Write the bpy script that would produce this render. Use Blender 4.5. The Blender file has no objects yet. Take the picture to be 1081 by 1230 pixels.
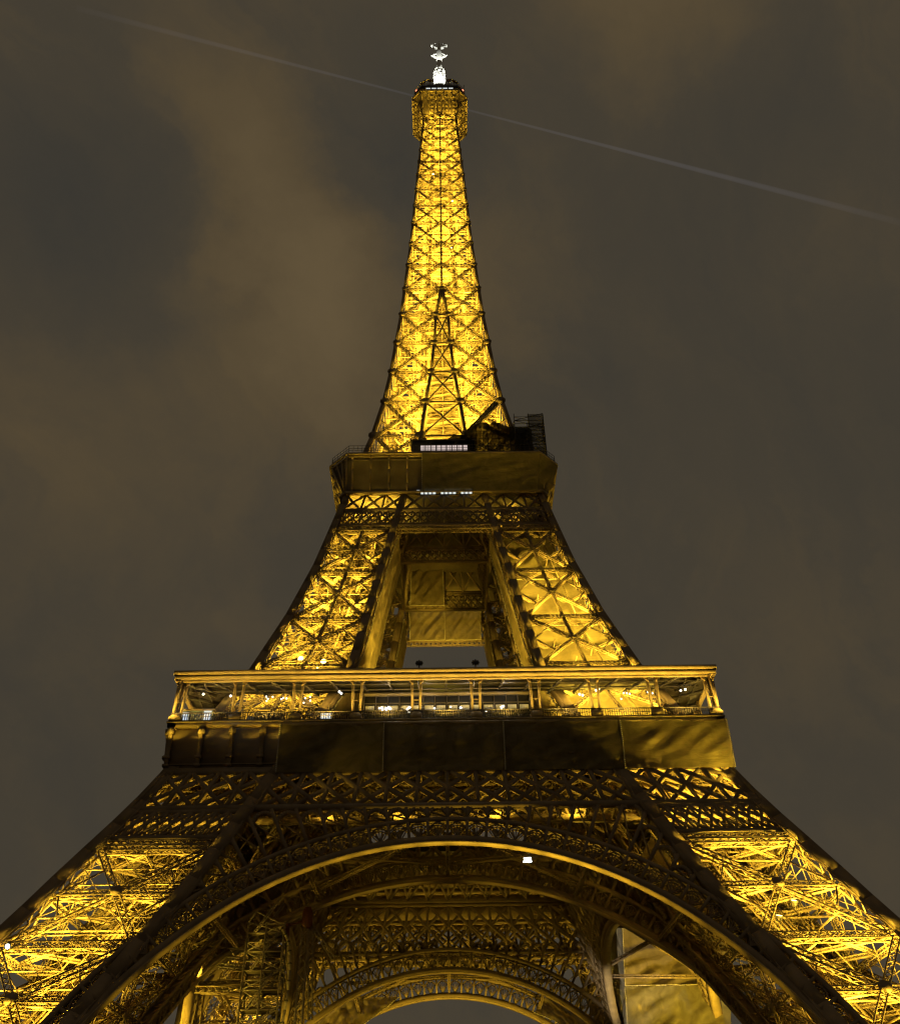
import bpy, math, random
import numpy as np
from mathutils import Vector

random.seed(7)
rng = np.random.default_rng(7)
SC = bpy.context.scene
COL = SC.collection
V = lambda *a: np.array(a, float)

# ------------------------------------------------------------------ camera
cam = bpy.data.cameras.new("camera")
camo = bpy.data.objects.new("camera", cam)
COL.objects.link(camo)
CX, CD, CZ, PITCH, YAW, ROLL, FPX = -0.06, 146.7394, 1.993, 0.6781, 0.0086, 0.0158, 1121.7
cam.sensor_fit = 'HORIZONTAL'
cam.sensor_width = 36.0
cam.lens = 36.0 * FPX / 1081.0
cam.clip_start = 0.5
cam.clip_end = 9000
_f = V(math.sin(YAW) * math.cos(PITCH), math.cos(YAW) * math.cos(PITCH), math.sin(PITCH))
_r = V(math.cos(YAW), -math.sin(YAW), 0)
_u = np.cross(_r, _f)
_X = math.cos(ROLL) * _r - math.sin(ROLL) * _u
_Y = math.sin(ROLL) * _r + math.cos(ROLL) * _u
from mathutils import Matrix
camo.matrix_world = Matrix(((_X[0], _Y[0], -_f[0], CX), (_X[1], _Y[1], -_f[1], -CD), (_X[2], _Y[2], -_f[2], CZ), (0, 0, 0, 1)))
SC.camera = camo

# ------------------------------------------------------------------ render / exposure
SC.view_settings.view_transform = 'Standard'
SC.view_settings.look = 'None'
SC.view_settings.exposure = 0.0
SC.view_settings.gamma = 1.0
SC.cycles.max_bounces = 5
SC.cycles.diffuse_bounces = 3
SC.cycles.glossy_bounces = 2
SC.cycles.transmission_bounces = 3
SC.cycles.transparent_max_bounces = 10
SC.cycles.use_light_tree = True
SC.cycles.sample_clamp_indirect = 1.5
SC.cycles.caustics_reflective = False
SC.cycles.caustics_refractive = False
SC.cycles.use_denoising = True
SC.cycles.denoiser = 'OPENIMAGEDENOISE'
SC.cycles.sample_clamp_direct = 16.0
SC.cycles.use_adaptive_sampling = False
SC.cycles.pixel_filter_type = 'BLACKMAN_HARRIS'
SC.cycles.filter_width = 1.3

# ------------------------------------------------------------------ night sky
W = bpy.data.worlds.new("World")
SC.world = W
W.use_nodes = True
nt = W.node_tree
for n in list(nt.nodes):
    nt.nodes.remove(n)
def N(tree, typ, **kw):
    n = tree.nodes.new(typ)
    for k, v in kw.items():
        setattr(n, k, v)
    return n
out = N(nt, 'ShaderNodeOutputWorld')
bg = N(nt, 'ShaderNodeBackground')
tc = N(nt, 'ShaderNodeTexCoord')
L = nt.links.new
def noise(scale, detail, rough, vec, dist=0.0):
    n = N(nt, 'ShaderNodeTexNoise')
    n.inputs['Scale'].default_value = scale
    n.inputs['Detail'].default_value = detail
    n.inputs['Roughness'].default_value = rough
    n.inputs['Distortion'].default_value = dist
    L(vec, n.inputs['Vector'])
    return n
def math_(op, a, b):
    n = N(nt, 'ShaderNodeMath', operation=op)
    for i, x in enumerate((a, b)):
        if isinstance(x, (int, float)): n.inputs[i].default_value = x
        else: L(x, n.inputs[i])
    return n.outputs[0]
def vmath(op, a, b):
    n = N(nt, 'ShaderNodeVectorMath', operation=op)
    for i, x in enumerate((a, b)):
        if isinstance(x, tuple): n.inputs[i].default_value = x
        else: L(x, n.inputs[i])
    return n
gen = tc.outputs['Generated']
w1 = noise(5.0, 6, .6, gen)
wv = vmath('SUBTRACT', w1.outputs['Color'], (.5, .5, .5)).outputs[0]
wv = vmath('MULTIPLY', wv, (.20, .20, .20)).outputs[0]
dirv = vmath('ADD', gen, wv).outputs[0]
# cloud banks lit from below by the city: (direction, angular radius, strength)
BANKS = [((-.194, .488, .851), .15, .26), ((-.16, .571, .805), .11, .20), ((-.135, .62, .775), .12, .20), ((-.21, .45, .868), .12, .18), ((-.175, .53, .83), .09, .18), ((-.114, .661, .742), .19, .36), ((-.26, .66, .71), .26, .20), ((-.37, .66, .66), .24, .14),
         ((.072, .62, .78), .12, .30), ((.035, .55, .83), .11, .22), ((.21, .383, .899), .14, .42), ((-.30, .55, .78), .19, -.22), ((-.37, .43, .82), .22, -.10),
         ((-.05, .49, .87), .10, -.22), ((.26, .46, .84), .2, -.06), ((.33, .6, .72), .3, -.08), ((-.5, .2, .8), .4, .2), ((.6, -.3, .7), .6, .2), ((-.3, -.7, .6), .6, .3)]
tot = math_('MULTIPLY', math_('SUBTRACT', noise(4.2, 8, .58, gen, .6).outputs['Fac'], .5), .5)
# long streaks drawn out along the wind, from the upper left towards the spire
sp_ = N(nt, 'ShaderNodeCombineXYZ')
L(math_('MULTIPLY', vmath('DOT_PRODUCT', dirv, (.39, .78, -.48)).outputs['Value'], 1.3), sp_.inputs[0])
L(math_('MULTIPLY', vmath('DOT_PRODUCT', dirv, (.90, -.42, .05)).outputs['Value'], 5.5), sp_.inputs[1])
L(math_('MULTIPLY', vmath('DOT_PRODUCT', dirv, (-.16, -.45, -.87)).outputs['Value'], 2.5), sp_.inputs[2])
st_ = noise(1.3, 7, .6, sp_.outputs[0], .8)
tot = math_('ADD', tot, math_('MULTIPLY', math_('SUBTRACT', st_.outputs['Fac'], .5), .62))
tot = math_('ADD', tot, .32)
for d, rad, amp in BANKS:
    q = vmath('DISTANCE', dirv, d).outputs['Value']
    mr = N(nt, 'ShaderNodeMapRange', interpolation_type='SMOOTHSTEP')
    mr.inputs['From Min'].default_value = 0.0; mr.inputs['From Max'].default_value = rad
    mr.inputs['To Min'].default_value = amp; mr.inputs['To Max'].default_value = 0.0
    L(q, mr.inputs['Value'])
    tot = math_('ADD', tot, mr.outputs['Result'])
cr = N(nt, 'ShaderNodeValToRGB')
e = cr.color_ramp.elements
e[0].position = 0.0; e[0].color = (0.043, 0.039, 0.031, 1)
e[1].position = 1.0; e[1].color = (0.116, 0.083, 0.042, 1)
for p_, c_ in ((.32, (.0575, .0475, .0325, 1)), (.65, (.088, .064, .034, 1))):
    k_ = e.new(p_); k_.color = c_
L(tot, cr.inputs['Fac'])
L(cr.outputs['Color'], bg.inputs['Color'])
bg.inputs['Strength'].default_value = 1.0
L(bg.outputs[0], out.inputs['Surface'])

# ------------------------------------------------------------------ materials
def mat(name, col, rough=0.6, var=0.25, scale=0.6, metal=0.0, spec=0.35, bump=0.0):
    m = bpy.data.materials.new(name)
    m.use_nodes = True
    t = m.node_tree
    b = t.nodes['Principled BSDF']
    b.inputs['Roughness'].default_value = rough
    b.inputs['Metallic'].default_value = metal
    b.inputs['Specular IOR Level'].default_value = spec
    g = N(t, 'ShaderNodeNewGeometry')
    n1 = N(t, 'ShaderNodeTexNoise')
    n1.inputs['Scale'].default_value = scale
    n1.inputs['Detail'].default_value = 5
    r = N(t, 'ShaderNodeValToRGB')
    c = np.array(col)
    r.color_ramp.elements[0].position = 0.3
    r.color_ramp.elements[1].position = 0.7
    r.color_ramp.elements[0].color = (*(c * (1 - var)), 1)
    r.color_ramp.elements[1].color = (*np.minimum(c * (1 + var), 1), 1)
    t.links.new(g.outputs['Position'], n1.inputs['Vector'])
    t.links.new(n1.outputs['Fac'], r.inputs['Fac'])
    t.links.new(r.outputs['Color'], b.inputs['Base Color'])
    if bump > 0:
        bp = N(t, 'ShaderNodeBump')
        bp.inputs['Strength'].default_value = bump
        bp.inputs['Distance'].default_value = 0.3
        t.links.new(n1.outputs['Fac'], bp.inputs['Height'])
        t.links.new(bp.outputs['Normal'], b.inputs['Normal'])
    return m
def emat(name, col, s):
    m = bpy.data.materials.new(name)
    m.use_nodes = True
    t = m.node_tree
    b = t.nodes['Principled BSDF']
    b.inputs['Base Color'].default_value = (0.3, 0.3, 0.3, 1)
    b.inputs['Emission Color'].default_value = (*col, 1)
    b.inputs['Emission Strength'].default_value = s
    return m
def netmat(name, col, trans=0.14, tl=0.45):
    m = bpy.data.materials.new(name)
    m.use_nodes = True
    t = m.node_tree
    for n in list(t.nodes):
        t.nodes.remove(n)
    o = N(t, 'ShaderNodeOutputMaterial')
    d = N(t, 'ShaderNodeBsdfDiffuse')
    tr = N(t, 'ShaderNodeBsdfTranslucent')
    tp = N(t, 'ShaderNodeBsdfTransparent')
    m1 = N(t, 'ShaderNodeMixShader'); m1.inputs[0].default_value = tl
    m2 = N(t, 'ShaderNodeMixShader')
    g = N(t, 'ShaderNodeNewGeometry')
    n1 = N(t, 'ShaderNodeTexNoise'); n1.inputs['Scale'].default_value = 0.45; n1.inputs['Detail'].default_value = 6
    n1.inputs['Distortion'].default_value = 1.2
    r = N(t, 'ShaderNodeValToRGB')
    c = np.array(col)
    r.color_ramp.elements[0].position = 0.3; r.color_ramp.elements[0].color = (*(c * 0.7), 1)
    r.color_ramp.elements[1].position = 0.72; r.color_ramp.elements[1].color = (*np.minimum(c * 1.25, 1), 1)
    n2 = N(t, 'ShaderNodeTexNoise'); n2.inputs['Scale'].default_value = 0.9; n2.inputs['Detail'].default_value = 3
    n2.inputs['Distortion'].default_value = 0.8
    mpn = N(t, 'ShaderNodeMapping'); mpn.inputs['Scale'].default_value = (0.45, 0.45, 1.6); mpn.inputs['Rotation'].default_value = (0.3, 0.7, 0.2)
    bp = N(t, 'ShaderNodeBump'); bp.inputs['Strength'].default_value = 0.3; bp.inputs['Distance'].default_value = 0.5
    k = t.links.new
    k(g.outputs['Position'], n1.inputs['Vector']); k(n1.outputs['Fac'], r.inputs['Fac'])
    k(g.outputs['Position'], mpn.inputs['Vector']); k(mpn.outputs['Vector'], n2.inputs['Vector'])
    k(n2.outputs['Fac'], bp.inputs['Height'])
    k(r.outputs['Color'], d.inputs['Color']); k(r.outputs['Color'], tr.inputs['Color'])
    k(bp.outputs['Normal'], d.inputs['Normal']); k(bp.outputs['Normal'], tr.inputs['Normal'])
    k(d.outputs[0], m1.inputs[1]); k(tr.outputs[0], m1.inputs[2])
    m2.inputs[0].default_value = trans
    k(m1.outputs[0], m2.inputs[1]); k(tp.outputs[0], m2.inputs[2])
    k(m2.outputs[0], o.inputs['Surface'])
    return m

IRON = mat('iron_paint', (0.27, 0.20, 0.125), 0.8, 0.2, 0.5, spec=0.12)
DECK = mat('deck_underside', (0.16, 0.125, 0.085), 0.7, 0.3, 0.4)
NET = netmat('net_cloth', (0.36, 0.285, 0.17), 0.10, 0.45)
NETD = netmat('net_cloth_olive', (0.28, 0.225, 0.11), 0.10, 0.35)
NETG = netmat('net_cloth_skylit', (0.34, 0.32, 0.28), 0.10, 0.40)  # greyer than the other nets: sky light on the cloth put into the colour
SEAM = mat('seam_webbing', (0.46, 0.40, 0.28), 0.7, 0.15, 2)
STEEL = mat('galvanised_steel', (0.30, 0.25, 0.20), 0.5, 0.2, 1.0, metal=0.2)
GOLD = mat('lamplit_paint', (0.42, 0.31, 0.16), 0.45, 0.2, 0.8)  # paler than the iron: lamp light put into the colour of lit parts
WHITE = mat('white_paint', (0.82, 0.82, 0.78), 0.7, 0.08, 1.0)
DARK = mat('dark_metal', (0.06, 0.05, 0.045), 0.5, 0.2, 1.0)
STONE = mat('masonry', (0.32, 0.29, 0.24), 0.9, 0.25, 0.8, bump=0.4)
ORANGE = mat('orange_paint', (0.13, 0.04, 0.022), 0.5, 0.2, 1.0)
GROUND = mat('gravel_ground', (0.14, 0.12, 0.10), 0.95, 0.3, 0.15)
GLASS = mat('dark_glass', (0.025, 0.025, 0.027), 0.12, 0.2, 1.0, spec=0.6)
BULB = emat('bulb_glow', (1.0, 0.93, 0.8), 5)
LENS = emat('sodium_lens', (1.0, 0.74, 0.16), 25)
WLENS = emat('white_lens', (0.9, 1.0, 0.95), 9)
WIN = emat('lit_window', (1.0, 0.80, 0.74), .62)
COOL = emat('cool_light', (0.75, 0.86, 0.95), 0.8)
STRIPL = emat('white_strip', (0.9, 0.97, 0.95), .8)
REDL = emat('red_lamp', (1.0, 0.25, 0.12), 3)

# ------------------------------------------------------------------ mesh builder
CUBE = np.array([[-1, -1, 0], [1, -1, 0], [1, 1, 0], [-1, 1, 0], [-1, -1, 1], [1, -1, 1], [1, 1, 1], [-1, 1, 1]], float)
CF = np.array([[0, 3, 2, 1], [4, 5, 6, 7], [0, 1, 5, 4], [1, 2, 6, 5], [2, 3, 7, 6], [3, 0, 4, 7]])
class MB:
    def __init__(s):
        s.b = []; s.gv = []; s.gf = []
    def bar(s, p0, p1, w, h=None, up=(0, 0, 1)):
        s.b.append((p0[0], p0[1], p0[2], p1[0], p1[1], p1[2], up[0], up[1], up[2], w, w if h is None else h))
    def box(s, c, sx, sy, sz):      # c: centre of the base
        s.bar((c[0], c[1], c[2]), (c[0], c[1], c[2] + sz), sx, sy, (0, 1, 0))
    def poly(s, pts, n, th):        # extruded polygon, thickness th along n
        pts = np.array(pts, float); n = np.array(n, float); n /= np.linalg.norm(n)
        k = len(pts); o = len(s.gv)
        for p in pts + n * th / 2: s.gv.append(p)
        for p in pts - n * th / 2: s.gv.append(p)
        s.gf.append([o + i for i in range(k)])
        s.gf.append([o + k + i for i in reversed(range(k))])
        for i in range(k):
            j = (i + 1) % k
            s.gf.append([o + i, o + k + i, o + k + j, o + j])
    def loft(s, rings, close=True, caps=True):
        o = len(s.gv); k = len(rings[0])
        for r in rings:
            for p in r: s.gv.append(np.array(p, float))
        for a in range(len(rings) - 1):
            for i in range(k if close else k - 1):
                j = (i + 1) % k
                s.gf.append([o + a * k + i, o + a * k + j, o + (a + 1) * k + j, o + (a + 1) * k + i])
        if caps:
            s.gf.append([o + i for i in reversed(range(k))])
            s.gf.append([o + (len(rings) - 1) * k + i for i in range(k)])
    def lathe(s, c, prof, n=12, ax=(0, 0, 1)):
        ax = np.array(ax, float); ax /= np.linalg.norm(ax)
        t = V(1, 0, 0) if abs(ax[0]) < .9 else V(0, 1, 0)
        a = np.cross(ax, t); a /= np.linalg.norm(a); b = np.cross(ax, a)
        c = np.array(c, float)
        s.loft([[c + ax * z + r * (math.cos(q) * a + math.sin(q) * b) for q in np.arange(n) * 2 * math.pi / n] for r, z in prof])
    def tube(s, pts, r, n=6):
        for p, q in zip(pts[:-1], pts[1:]):
            p = np.array(p, float); q = np.array(q, float)
            d = q - p; l = np.linalg.norm(d)
            s.lathe(p, [(r, 0), (r, l)], n, d)
    def mesh(s, name, m):
        B = np.array(s.b, float).reshape(-1, 11)
        nb = len(B)
        vs = np.zeros((0, 3)); loops = np.zeros(0, np.int32); ls = np.zeros(0, np.int32)
        if nb:
            p0, p1, up, w, h = B[:, 0:3], B[:, 3:6], B[:, 6:9], B[:, 9:10], B[:, 10:11]
            d = p1 - p0; d /= np.linalg.norm(d, axis=1, keepdims=True) + 1e-12
            sd = np.cross(d, up); l = np.linalg.norm(sd, axis=1, keepdims=True)
            bad = l[:, 0] < 1e-3
            if bad.any():
                sd[bad] = np.cross(d[bad], V(0.3, 0.9, 0.1)); l = np.linalg.norm(sd, axis=1, keepdims=True)
            sd /= l; u2 = np.cross(sd, d)
            vs = (p0[:, None] + CUBE[None, :, 2:3] * (p1 - p0)[:, None] + CUBE[None, :, 0:1] * (sd * w / 2)[:, None] + CUBE[None, :, 1:2] * (u2 * h / 2)[:, None]).reshape(-1, 3)
            loops = (CF[None] + 8 * np.arange(nb)[:, None, None]).reshape(-1)
            ls = np.arange(nb * 6) * 4
        if s.gv:
            o = len(vs); vs = np.vstack([vs, np.array(s.gv)])
            fl = [i + o for f in s.gf for i in f]
            st = np.cumsum([0] + [len(f) for f in s.gf])[:-1] + len(loops)
            loops = np.concatenate([loops, np.array(fl)]); ls = np.concatenate([ls, st])
        me = bpy.data.meshes.new(name)
        me.vertices.add(len(vs)); me.vertices.foreach_set('co', vs.astype(np.float32).ravel())
        me.loops.add(len(loops)); me.loops.foreach_set('vertex_index', loops.astype(np.int32))
        me.polygons.add(len(ls)); me.polygons.foreach_set('loop_start', ls.astype(np.int32))
        me.update(calc_edges=True); me.validate()
        me.materials.append(m)
        return me
    def build(s, name, m, parent=None):
        o = bpy.data.objects.new(name, s.mesh(name, m)); COL.objects.link(o)
        if parent is not None: o.parent = parent
        return o

def girder(mb, p0, p1, w, h, n, t=0.17, lace=0.1, cell=1.0, faces='ab', cross=False):
    p0 = np.array(p0, float); p1 = np.array(p1, float); n = np.array(n, float)
    d = p1 - p0; Ln = np.linalg.norm(d); d /= Ln
    sd = np.cross(d, n); sd /= np.linalg.norm(sd); nn = np.cross(sd, d)
    A = sd * (w - t) / 2; Bv = nn * (h - t) / 2
    for a in (-1, 1):
        for b in (-1, 1):
            mb.bar(p0 + a * A + b * Bv, p1 + a * A + b * Bv, t, t, nn)
    k = max(2, int(round(Ln / (w * cell))))
    q = [p0 + d * Ln * i / k for i in range(k + 1)]
    for i in range(k):
        sg = 1 if i % 2 else -1
        for b in (-1, 1):
            if 'a' in faces:
                mb.bar(q[i] + sg * A + b * Bv, q[i + 1] - sg * A + b * Bv, lace, lace * .6, nn)
                if cross: mb.bar(q[i] - sg * A + b * Bv, q[i + 1] + sg * A + b * Bv, lace, lace * .6, nn)
            if 'b' in faces:
                mb.bar(q[i] + b * A + sg * Bv, q[i + 1] + b * A - sg * Bv, lace, lace * .6, sd)

def link(o, name=None):
    COL.objects.link(o); return o
def copy_rot(o, k, parent):
    c = o.copy(); COL.objects.link(c); c.parent = parent
    c.rotation_euler = (0, 0, k * math.pi / 2)
    for ch in list(o.children):
        d = ch.copy(); COL.objects.link(d); d.parent = c
    return c
def four(o, parent):
    return [o] + [copy_rot(o, k, parent) for k in (1, 2, 3)]
def empty(name, loc=(0, 0, 0), parent=None):
    o = bpy.data.objects.new(name, None); COL.objects.link(o); o.location = loc
    o.empty_display_size = 1
    if parent is not None: o.parent = parent
    return o
def tag(o, label=None, cat=None, group=None, kind=None):
    for k, v in (('label', label), ('category', cat), ('group', group), ('kind', kind)):
        if v: o[k] = v
    return o

# ------------------------------------------------------------------ profile of the tower
RT = np.array([(0, 62.2), (18, 52.0), (28.9, 46.0), (36, 42.5), (43, 38.9), (48, 36.5), (50.5, 35.5), (57.6, 32.7), (68.5, 28.3), (80, 24.7), (92, 21.6), (106.5, 18.65), (115.7, 16.8), (122.9, 15.1), (132.5, 13.5), (140, 12.35), (150, 11.25), (161, 10.4), (171, 9.55), (181, 9.0), (191, 8.4), (199, 7.9), (218, 7.1), (233, 6.5), (246, 5.9), (260, 5.28), (276, 4.7)])
IT = np.array([(0, 41.5), (18.5, 34.3), (22.7, 32.3), (26.9, 30.4), (33.4, 27.3), (39.3, 25.0), (44, 23.2), (50, 20.6), (57.6, 17.2), (69, 13.0), (91, 9.9), (100.6, 8.2), (110, 6.7), (116, 5.6)])
GT = np.array([(116, 5.4), (128, 4.4), (139.2, 3.5), (149.4, 2.45), (159.9, 1.75), (170.6, 1.35), (180.5, 0.25), (181, 0.2)])
R = lambda z: float(np.interp(z, RT[:, 0], RT[:, 1]))
r = lambda z: float(np.interp(z, IT[:, 0], IT[:, 1]))
G = lambda z: float(np.interp(z, GT[:, 0], GT[:, 1]))

ground = MB()
ground.poly([(-4000, -4000, 0), (4000, -4000, 0), (4000, 4000, 0), (-4000, 4000, 0)], (0, 0, 1), 0.2)
tag(ground.build('ground', GROUND), kind='structure').location.z = -0.1

TOWER = empty('iron_lattice_tower')
tag(TOWER, 'tall brown iron lattice tower glowing golden, with four splayed legs and arches', 'tower')

# faces of a leg in the +x / -y quadrant: (name, point(s,z), outward normal), s 0 = inner edge, 1 = outer edge
def leg_faces():
    return [
        (lambda s, z: V(r(z) + (R(z) - r(z)) * s, -R(z), z), V(0, -1, 0.45)),
        (lambda s, z: V(R(z), -(r(z) + (R(z) - r(z)) * s), z), V(1, 0, 0.45)),
        (lambda s, z: V(r(z), -(r(z) + (R(z) - r(z)) * s), z), V(-1, 0, -0.3)),
        (lambda s, z: V(r(z) + (R(z) - r(z)) * s, -r(z), z), V(0, 1, -0.3))]
def chord(mb, f, sx, sy, cw, z0, z1, dz=4.0):
    """box chord: f(z) is the outer corner; solid plates outside (sx, sy), lacing inside"""
    k = max(1, int(round((z1 - z0) / dz)))
    zs = np.linspace(z0, z1, k + 1)
    P = [f(z) for z in zs]
    for i in range(k):
        a, b = P[i], P[i + 1]
        X = V(-sx, 0, 0); Y = V(0, -sy, 0)
        # outer plates
        mb.bar(a + Y * cw / 2 + X * .04, b + Y * cw / 2 + X * .04, cw, .08, (sx, 0, 0))
        mb.bar(a + X * cw / 2 + Y * .04, b + X * cw / 2 + Y * .04, cw, .08, (0, sy, 0))
        for m, n_ in ((.12, .12), (cw - .1, .1), (.1, cw - .1), (cw - .1, cw - .1)):
            mb.bar(a + X * m + Y * n_, b + X * m + Y * n_, .22, .22, (0, sy, 0))
        ln = np.linalg.norm(b - a); c = max(1, int(round(ln / cw)))
        for j in range(c):
            u, v = a + (b - a) * j / c, a + (b - a) * (j + 1) / c
            s1, s2 = (.1, cw - .1) if j % 2 else (cw - .1, .1)
            mb.bar(u + X * (cw - .08) + Y * s1, v + X * (cw - .08) + Y * s2, .16, .1, (1, 0, 0))
            mb.bar(u + Y * (cw - .08) + X * s1, v + Y * (cw - .08) + X * s2, .16, .1, (0, 1, 0))
def octa(mb, c, rad, n, th=.12):
    n = np.array(n, float); n /= np.linalg.norm(n)
    a = np.cross(n, V(.1, .2, 1)); a /= np.linalg.norm(a); b = np.cross(n, a)
    mb.poly([c + rad * (math.cos(t) * a + math.sin(t) * b) for t in np.arange(8) * math.pi / 4 + math.pi / 8], n, th)

def make_leg(name, z0, z1, levels, cw0, cw1, gw, stringer=False, midh=True, dense=1.0, zt=None):
    cw = (cw0 + cw1) / 2
    nseg = 5
    zz = np.linspace(z0, z1, nseg + 1)
    leg = empty(name, (0, 0, 0), TOWER)
    for f, sx, sy in ((lambda z: V(R(z), -R(z), z), 1, -1), (lambda z: V(r(z), -R(z), z), -1, -1), (lambda z: V(R(z), -r(z), z), 1, 1), (lambda z: V(r(z), -r(z), z), -1, 1)):
        m = MB()
        for i in range(nseg):
            c = cw0 + (cw1 - cw0) * (i + .5) / nseg
            chord(m, f, sx, sy, c, zz[i], zz[i + 1])
        m.build('chord', IRON, leg)
    br = MB(); gs = br
    for P, n in leg_faces():
        ins = -n / np.linalg.norm(n) * (gw * .5 + .1)
        Q = lambda s, z: P(s, z) + ins
        e = cw / 14
        for i in range(len(levels) - 1):
            a, b = levels[i], levels[i + 1]
            girder(br, Q(e, b), Q(1 - e, b), gw, gw * .9, n, t=.14, lace=.1, cross=True)
            girder(br, Q(e, a + .4), Q(1 - e, b - .4), gw * .85, gw * .8, n, t=.13, lace=.09)
            girder(br, Q(1 - e, a + .4), Q(e, b - .4), gw * .85, gw * .8, n, t=.13, lace=.09)
            # where the diagonals cross
            wa, wb = R(a) - r(a), R(b) - r(b)
            zc = a + (b - a) * wa / (wa + wb)
            if midh: girder(br, Q(e, zc), Q(1 - e, zc), gw * .75, gw * .7, n, t=.14, lace=.1)
            octa(gs, Q(.5, zc) + n / np.linalg.norm(n) * (gw * .5), gw * .75, n)
            octa(gs, Q(.5, zc) - n / np.linalg.norm(n) * (gw * .42), gw * .7, n)
            if stringer:
                girder(br, Q(.5, a), Q(.5, b), gw * .7, gw * .6, n, t=.13, lace=.09)
            # secondary bracing between the crossing and the chords
            for s_, zq in ((e, (a + zc) / 2), (1 - e, (a + zc) / 2), (e, (b + zc) / 2), (1 - e, (b + zc) / 2)):
                sc = .27 if s_ < .5 else .73
                br.bar(Q(s_, zc), Q(sc, zq), .16, .16, n)
    br.build('bracing', IRON, leg)
    fb = MB()
    for fi, (P, n) in enumerate(leg_faces()):
        if fi == 0: continue
        ins = -n / np.linalg.norm(n) * (gw + .5)
        Q = lambda s_, z: P(s_, z) + ins
        nz_ = 6 if cw > 1.4 else 5
        for i in range(len(levels) - 1):
            zs_ = np.linspace(levels[i], levels[i + 1], nz_ + 1)
            for a, b in zip(zs_[:-1], zs_[1:]):
                fb.bar(Q(.08, b), Q(.92, b), .11, .16, n)
                m_ = 5
                for q in range(m_):
                    u0, u1 = .08 + .84 * q / m_, .08 + .84 * (q + 1) / m_
                    fb.bar(Q(u0, a), Q(u1, b), .085, .085, n)
                    if q % 2 == 0: fb.bar(Q(u1, a), Q(u0, b), .085, .085, n)
    # cable trays and hand lines running up inside
    c_ = lambda z: V((R(z) + r(z)) / 2, -(R(z) + r(z)) / 2, z)
    for k in range(9):
        a_ = rng.uniform(-.34, .34, 2); b_ = a_ + rng.uniform(-.12, .12, 2)
        zs_ = np.linspace(z0, z1, 8)
        W_ = lambda z, q: c_(z) + V(q[0], q[1], 0) * (R(z) - r(z))
        for i in range(7):
            fb.bar(W_(zs_[i], a_ + (b_ - a_) * i / 7), W_(zs_[i + 1], a_ + (b_ - a_) * (i + 1) / 7), .16, .12)
    for z in np.arange(z0 + 1, z1 - 1, 1.7):
        w_ = (R(z) - r(z)) * .42; y_ = rng.uniform(-.3, .3) * 2 * w_
        c = c_(z)
        if rng.random() < .6: fb.bar(c + V(-w_, y_, 0), c + V(w_, y_ + rng.uniform(-1, 1), 0), .13, .2)
        else: fb.bar(c + V(y_, -w_, 0), c + V(y_, w_, 0), .13, .2)
    fb.build('secondary_lattice', IRON, leg)
    # diaphragms, lift track and stairs inside
    dm = MB()
    lv = []
    for i in range(len(levels) - 1):
        a, b = levels[i], levels[i + 1]
        lv += [b, (a + b) / 2] if dense > .6 else [b]
    for z in lv:
        c = [V(R(z) - .8, -R(z) + .8, z), V(r(z) + .8, -R(z) + .8, z), V(r(z) + .8, -r(z) - .8, z), V(R(z) - .8, -r(z) - .8, z)]
        mid = [(c[i] + c[(i + 1) % 4]) / 2 for i in range(4)]
        for i in range(4):
            girder(dm, mid[i], mid[(i + 1) % 4], .5, .45, (0, 0, 1), t=.13, lace=.09)
            dm.bar(c[i], (mid[i] + mid[i - 1]) / 2, .2, .2)
        girder(dm, c[0], c[2], .45, .4, (0, 0, 1), t=.12, lace=.08)
        girder(dm, c[1], c[3], .45, .4, (0, 0, 1), t=.12, lace=.08)
    dm.build('diaphragm', IRON, leg)
    tr = MB()
    ctr = lambda z: V((R(z) + r(z)) / 2, -(R(z) + r(z)) / 2, z)
    lat = V(1, 1, 0) / math.sqrt(2); rad = V(1, -1, 0) / math.sqrt(2)
    zs = np.linspace(z0, z1, max(3, int((z1 - z0) / 4)))
    for off in (-2.6, -.9, .9, 2.6):
        for a, b in zip(zs[:-1], zs[1:]):
            girder(tr, ctr(a) + lat * off, ctr(b) + lat * off, .5, .8, rad, t=.13, lace=.09)
    zr = np.arange(z0, z1, .95)
    for z in zr:
        tr.bar(ctr(z) - lat * 2.6, ctr(z) + lat * 2.6, .14, .12)
    tr.build('lift_track', IRON, leg)
    st = MB()
    # zigzag stair flights with treads beside the track
    fl = 3.1; z = z0; sg = 1
    for side in (-1,):
        z = z0; sg = 1
        while z + fl < z1:
            a = ctr(z) + rad * 3.3 * side - lat * 2.4 * sg; b = ctr(z + fl) + rad * 3.3 * side + lat * 2.4 * sg
            for o in (-.55, .55):
                st.bar(a + rad * o, b + rad * o, .10, .28, (0, 0, 1))
                st.bar(a + rad * o + V(0, 0, 1), b + rad * o + V(0, 0, 1), .07, .07)
            for k in range(14):
                p = a + (b - a) * (k + .5) / 14
                st.bar(p - rad * .55, p + rad * .55, .28, .05)
            p = b
            st.bar(p - lat * .7 * sg + V(0, 0, .0), p + lat * .9 * sg, 1.7, .08)
            z += fl; sg = -sg
    st.build('staircase', IRON, leg)
    return leg

ZD1, ZD2, ZD3 = 57.0, 116.0, 276.0
leg = make_leg('leg', 2.0, 57.0, [4, 16, 27.5, 39.3], 1.75, 1.6, .92)
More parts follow.
